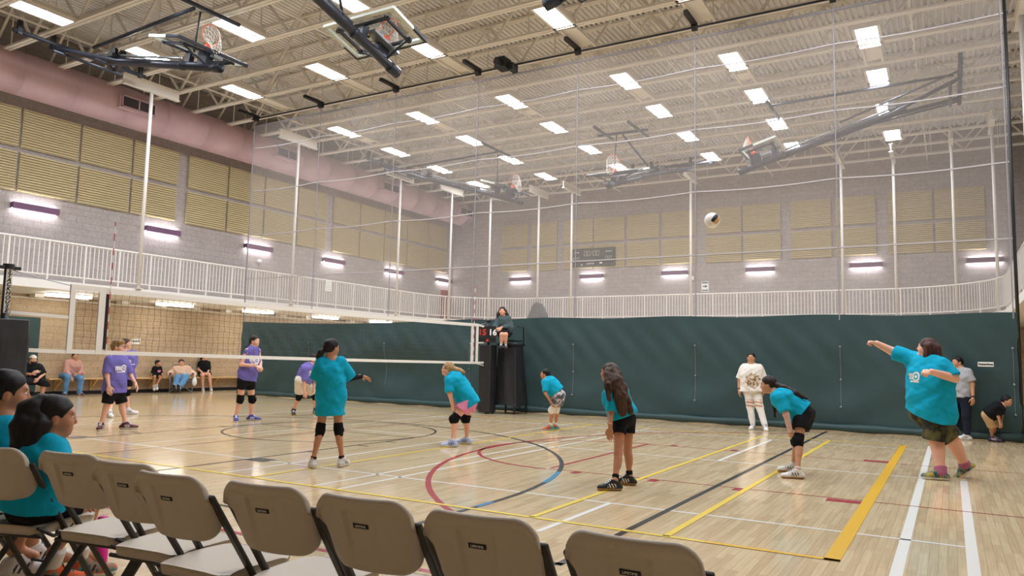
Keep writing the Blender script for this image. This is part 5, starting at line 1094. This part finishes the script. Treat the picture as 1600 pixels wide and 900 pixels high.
    if kw.get('glasses'):
        gq = MB()
        for q in (-1, 1):
            c = hp(.098,q*.033,.004); gq.tube([tuple(c+(hl*math.cos(2*math.pi*i/14)*.024+hu*math.sin(2*math.pi*i/14)*.019)*s) for i in range(14)], .0022, 5, closed=True)
            gq.tube([tuple(hp(.095,q*.056,.008)), tuple(hp(.0,q*.083,.010))], .002, 5)
        gq.tube([tuple(hp(.1,.01,.006)), tuple(hp(.1,-.01,.006))], .002, 5); gq.build('glasses', M['post_black'], t, True)
    if kw.get('band'):                                   # wristbands / watch: (side, material key)
        for q, mk, rr_ in kw['band']:
            w = J['wr'+q]; d = nrm(w-J['el'+q]); S = SDF(.005); S.cap(w-d*.03, w-d*.01, rr_, rr_, .005); S.post += [plane_cut(w-d*.008, d), plane_cut(w-d*.034, -d)]; V, F = S.mesh(); link_mesh('wristband', [(V, F, [M[mk]], None)], t)
    if kw.get('arm_sleeve'):
        for q in kw['arm_sleeve']:
            a, e, w = J['sh'+q], J['el'+q], J['wr'+q]; S = SDF(.006); r0 = a+(e-a)*kw.get('as0', .5); S.cap(r0, e, .044*lr*sc_, .042*lr*sc_, .02); S.cap(e, w+nrm(w-e)*.02, .042*lr*sc_, .031*lr*sc_, .02); S.post += [plane_cut(w+nrm(w-e)*kw.get('as1', .0), nrm(w-e)), folds(.002, 60, 1)]; V, F = S.mesh(); link_mesh('arm_sleeve', [(V, F, [CL_[kw.get('as_col', 'sleeve')]], None)], t)
    return t, J, dict(hp=hp, HB=HB, s=s, f=f, hl=hl, hu=hu, N=N, Hc=Hc, up=up, fw=fw, lat=lat, T=T)
bp_ = build_person
bp_('boy_front', 'sandy-haired boy with glasses in purple shirt and black shorts, nearest player on the left', hh=.225, lr=.95, skin='fair', shirt=('purple',1.0,.85,.028), hemw=.85, short=('black',.95,.02), shoe='maroon', sock='sock', sockh=.08, hair='sandy', style='fluffy', fringe=-.02, logo=1, glasses=1)
bp_('boy_back', 'player in purple shirt with black knee pads half hidden behind the boy with glasses', hh=.225, skin='fair', shirt=('purple',1.0,.85,.04), short=('black',.5,.012), pads='pad', shoe='white', sock='sock', sockh=.12, hair='brown', style='short', logo=-1)
bp_('tall_girl', 'tall girl in sleeveless purple top with black knee pads and blue shoes, hands together', hh=.22, skin='fair', shirt=('purple',1.0,0,.025), short=('black',.45,.008), pads='pad', shoe='blue', hair='dark', style='tied', tails=[('t',(.035,.03,.02))], fingers='grip', logo=1)
bp_('bent_purple', 'crouching player in purple shirt and cream shorts with one black knee pad showing', hh=.215, skin='light', shirt=('purple',1.0,.9,.035), short=('cream',.75,.03), pads='pad', shoe='black', sole='gum', sock='sockb', hair='black', style='tied', logo=1)
bp_('ponytail', 'girl in long teal shirt seen from behind with black ponytail and black knee pads', hh=.205, lr=.85, skin='tan', vox=.0075, shirt=('teal',1.37,.95,.045), hemw=.75, slr=.085, short=('black',.4,.01), pads='pad', shoe='grey', sock='sockb', sockh=.1, hair='black', style='tied', tails=[('t',(.03,.034,.036,.022))], glasses=1, arm_sleeve='R', as0=.9, as1=.06, as_col='black')
bp_('bent_blond', 'blond player in teal shirt and pink shorts bending forward with hands on knees', hh=.205, lr=1.05, g=1.15, skin='fair', shirt=('teal',1.14,.9,.04), short=('pink',.5,.025), pads='pad', shoe='sky', sock='sock', sockh=.06, hair='blond', style='tied', tails=[('t',(.05,.04,.038,.025))], glasses=1)
bp_('small_bend', 'small girl in teal shirt and tie-dye shorts bending with white knee pads', hh=.185, lr=.95, skin='tan', shirt=('teal',.80,.85,.045), short=('tie_dye',.6,.03), pads='padw', shoe='orange', sock='sock', sockh=.2, hair='black', style='tied')
bp_('longhair', 'girl with very long brown hair in teal shirt and short black shorts, back turned', hh=.20, lr=.88, skin='tan', vox=.007, shirt=('teal',.92,.95,.03), short=('black',.42,.012), shoe='black', sole='gum', sock='sockb', sockh=.22, hair='brown', style='long', tails=[('t',(.075,.08,.07,.05)),('s',(.04,.04,.02)),('q',(.06,.055,.05,.035))])
bp_('white_woman', 'woman in white printed shirt and ripped white jeans standing before the green curtain', hh=.215, g=1.25, lr=1.12, skin='olive', shirt=('white',1.05,.95,.04), short=('white',1.95,.004), shoe='white', hair='black', style='tied', rips=1, print_='print', logo_v=.45, band=[('R','black',.031)])
bp_('bent_pony', 'girl in teal shirt and black shorts bending forward with long dark ponytail', hh=.205, lr=.92, skin='olive', vox=.0075, shirt=('teal',.92,.85,.045), short=('black',.55,.035), pads='pad', shoe='white', sole='gum', sock='sock', sockh=.1, hair='dark', style='tied', tails=[('t',(.04,.038,.04,.015)),('s',(.03,.026,.01))], tie='white', arm_sleeve='LR', as0=.55)
bp_('server', 'large player in teal shirt and camouflage shorts with one arm stretched out after serving', hh=.225, g=1.55, lr=1.5, skin='fair', vox=.0075, shirt=('teal',1.06,.95,.045), belly=.04, slr=.052, hemw=1.05, short=('camo',.98,.04), shoe='multi', sock='sockp', sockh=.14, hair='auburn', style='bob', fingers='fist', logo=1, logo_l=.0, logo_v=.33, hemroll=.28, shoe_k=1.1)
bp_('grey_woman', move=(0,-.22,0), label='woman in grey shirt and dark jeans standing behind the player serving', hh=.21, g=1.2, lr=1.12, skin='olive', shirt=('grey',1.0,.8,.02), short=('navy',1.97,.006), shoe='white', hair='black', style='tied', band=[('L','black',.032)])
bp_('kid', move=(0,-.22,0), label='small boy in black shirt and khaki shorts bending over at the curtain edge', hh=.185, lr=.85, skin='olive', vox=.007, shirt=('black',1.0,.85,.025), short=('khaki',.95,.03), shoe='purple', sole='black', sock='sockb', sockh=.16, hair='black', style='short', fingers='grip')
bp_('referee', 'referee with long dark hair in dark green hoodie sitting on the referee stand', hh=.225, g=1.1, skin='light', shirt=('hoodie',1.05,1.9,.03), shirt_name='hoodie', short=('black',.85,.03), shoe='black', sole='black', hair='dark', style='long', tails=[('t',(.045,.05,.035)),('q',(.045,.05,.035))], free_feet=1, fingers='grip')
pm, Jm, Fm = bp_('man', 'bearded man in black shirt and white bandana seated by the left wall', hh=.225, g=1.45, lr=1.15, skin='light', shirt=('black',1.05,.95,.04), belly=.05, short=('black',1.05,.05), shoe='black', sock='sock', sockh=.06, hair='dark', style='short', free_feet=0, print_='print', pw=.1, ph=.05)
S = SDF(.007); hp = Fm['hp']; S.ell(hp(.04,0,-.085), Fm['HB'], np.array((.06,.066,.06))*Fm['s'], .03); S.ell(hp(.05,0,-.12), Fm['HB'], np.array((.04,.045,.045))*Fm['s'], .03); S.post.append(plane_cut(hp(0,0,-.052), Fm['hu'])); V, F = S.mesh(); link_mesh('beard', [(V, F, [HA['dark']], None)], pm)
S = SDF(.007); S.ell(hp(-.012,0,.03), Fm['HB'], np.array((.112,.094,.102))*Fm['s'], .02); S.post += [plane_cut(hp(0,0,.035), -Fm['hu'])]; V, F = S.mesh(); link_mesh('bandana', [(V, F, [CL_['white']], None)], pm)
bp_('pink', 'woman in dusty pink top and blue jeans sitting on the wall bench', hh=.225, g=1.2, lr=1.1, skin='olive', shirt=('dusty',1.0,1.8,.012), short=('jean',1.95,.012), shoe='purple', sole='gum', hair='black', style='tied')
bp_('child', 'small child in black shirt with pink print on the bench, feet dangling', hh=.2, lr=.85, g=.95, skin='olive', vox=.007, shirt=('black',1.05,.9,.025), short=('black',.6,.02), shoe='grey', free_feet=1, hair='black', style='tied', print_='pink', pw=.06, ph=.05)
bp_('camp', 'large person in peach top and blue jeans leaning back in a folding camp chair', hh=.235, g=1.6, lr=1.2, skin='light', shirt=('peach',1.05,1.7,.025), belly=.06, short=('jean',1.9,.02), shoe='grey', sole='black', free_feet=1, hair='dark', style='short')
bp_('black_top', 'woman with long dark hair in black top and shorts sitting on the bench, hands clasped', hh=.215, g=1.1, lr=1.05, skin='fair', shirt=('black',1.02,.7,.02), short=('black',.45,.02), shoe='grey', sock='sock', sockh=.06, hair='dark', style='tied', tails=[('t',(.05,.05,.03))], fingers='grip')
bp_('near_girl', 'girl in teal shirt with long black ponytail seated in the near chair row', hh=.212, lr=.86, skin='tan', vox=.0055, shirt=('teal',1.0,1.0,.03), short=('black',.75,.0), shoe='orange', sock='sock', hair='black', style='tied', tails=[('t',(.05,.062,.06,.04)),('q',(.04,.05,.045,.025))], tie='grey_cloth')
bp_('near_boy', 'dark-haired boy in teal shirt seated at the left edge of the photo', hh=.245, lr=1.0, g=1.0, skin='tan', vox=.006, shirt=('teal',1.1,1.0,.03), short=('black',.9,.03), shoe='grey', hair='black', style='short')

# seats the spectators brought
t = thing('camp_chair', 'grey folding camp chair under the person in the peach top', 'chair', (-22.0, 16.4, 0))
vd = nrm((-22.0, 16.4, 0)); rd_ = np.array([vd[1], -vd[0], 0]); cc0 = (np.array(JOINTS['camp']['hipL'])+np.array(JOINTS['camp']['hipR']))/2*np.array([1,1,0])+vd*-.12
pq = lambda a, b_, z_: tuple(cc0+rd_*a+vd*b_+np.array([0,0,z_]))
for s_ in (-1, 1):
    q = MB(); q.tube([pq(s_*.34,-.26,.0), pq(s_*.34,-.26,.60), pq(s_*.34,.2,.62)], .014, 8); q.build('front_leg', M['grey_steel'], t, True)
    q = MB(); q.tube([pq(s_*.34,.26,.0), pq(s_*.32,.24,.5), pq(s_*.3,.38,.98)], .014, 8); q.build('back_post', M['grey_steel'], t, True)
    q = MB(); q.box((0,0,0),(0,0,0)) if False else q.bar(pq(s_*.34,-.3,.64), pq(s_*.34,.24,.64), .06, .025); q.build('armrest', M['black'], t)
q = MB(); q.tube([pq(-.34,-.26,.04), pq(.34,.26,.42)], .012, 6); q.tube([pq(.34,-.26,.04), pq(-.34,.26,.42)], .012, 6); q.build('cross_brace', M['grey_steel'], t, True)
q = MB(); q.obox(np.array(pq(0,0,.36)), rd_, vd, (0,0,1), (.31,.25,.012)); q.build('seat', M['grey_cloth'], t)
q = MB(); q.obox(np.array(pq(0,.33,.72)), rd_, nrm(vd+np.array([0,0,-.25])), nrm(vd*.25+np.array([0,0,1])), (.25,.01,.2)); q.build('backrest', M['grey_cloth'], t)
S = SDF(.008); c_ = np.array(pq(.40,-.28,.36)); S.ell(c_, np.eye(3), (.07,.08,.13), .02); S.cap(c_+np.array([0,0,.12]), c_+np.array([0,0,.2]), .03, .02, .03); V, F = S.mesh()
tb = thing('tote_bag', 'small white bag hanging from the arm of the camp chair', 'bag', tuple(c_)); link_mesh('bag_body', [(V, F, [CL_['white']], None)], tb)
q = MB(); q.tube([tuple(c_+np.array([-.03,0,.17])), tuple(c_+np.array([0,0,.26])), tuple(c_+np.array([.03,0,.17]))], .006, 6); q.build('strap', M['cord_white'], tb, True)
t = thing('stool_chair', 'black metal folding chair under the bearded man', 'chair', (-21.75, 11.1, 0))
vd = nrm((-21.75, 11.1, 0)); rd_ = np.array([vd[1], -vd[0], 0]); cc0 = (np.array(JOINTS['man']['hipL'])+np.array(JOINTS['man']['hipR']))/2*np.array([1,1,0])
for s_ in (-1, 1):
    q = MB(); q.tube([pq(s_*.2,-.22,.0), pq(s_*.2,.2,.82)], .012, 8); q.build('leg', M['post_black'], t, True)
    q = MB(); q.tube([pq(s_*.19,.22,.0), pq(s_*.19,-.15,.42)], .012, 8); q.build('leg', M['post_black'], t, True)
q = MB(); q.obox(np.array(pq(0,0,.40)), rd_, vd, (0,0,1), (.2,.19,.012)); q.build('seat', M['post_black'], t, bevel=.006)
q = MB(); q.obox(np.array(pq(0,.18,.72)), rd_, vd, (0,0,1), (.2,.012,.09)); q.build('backrest', M['post_black'], t, bevel=.006)
q = MB()
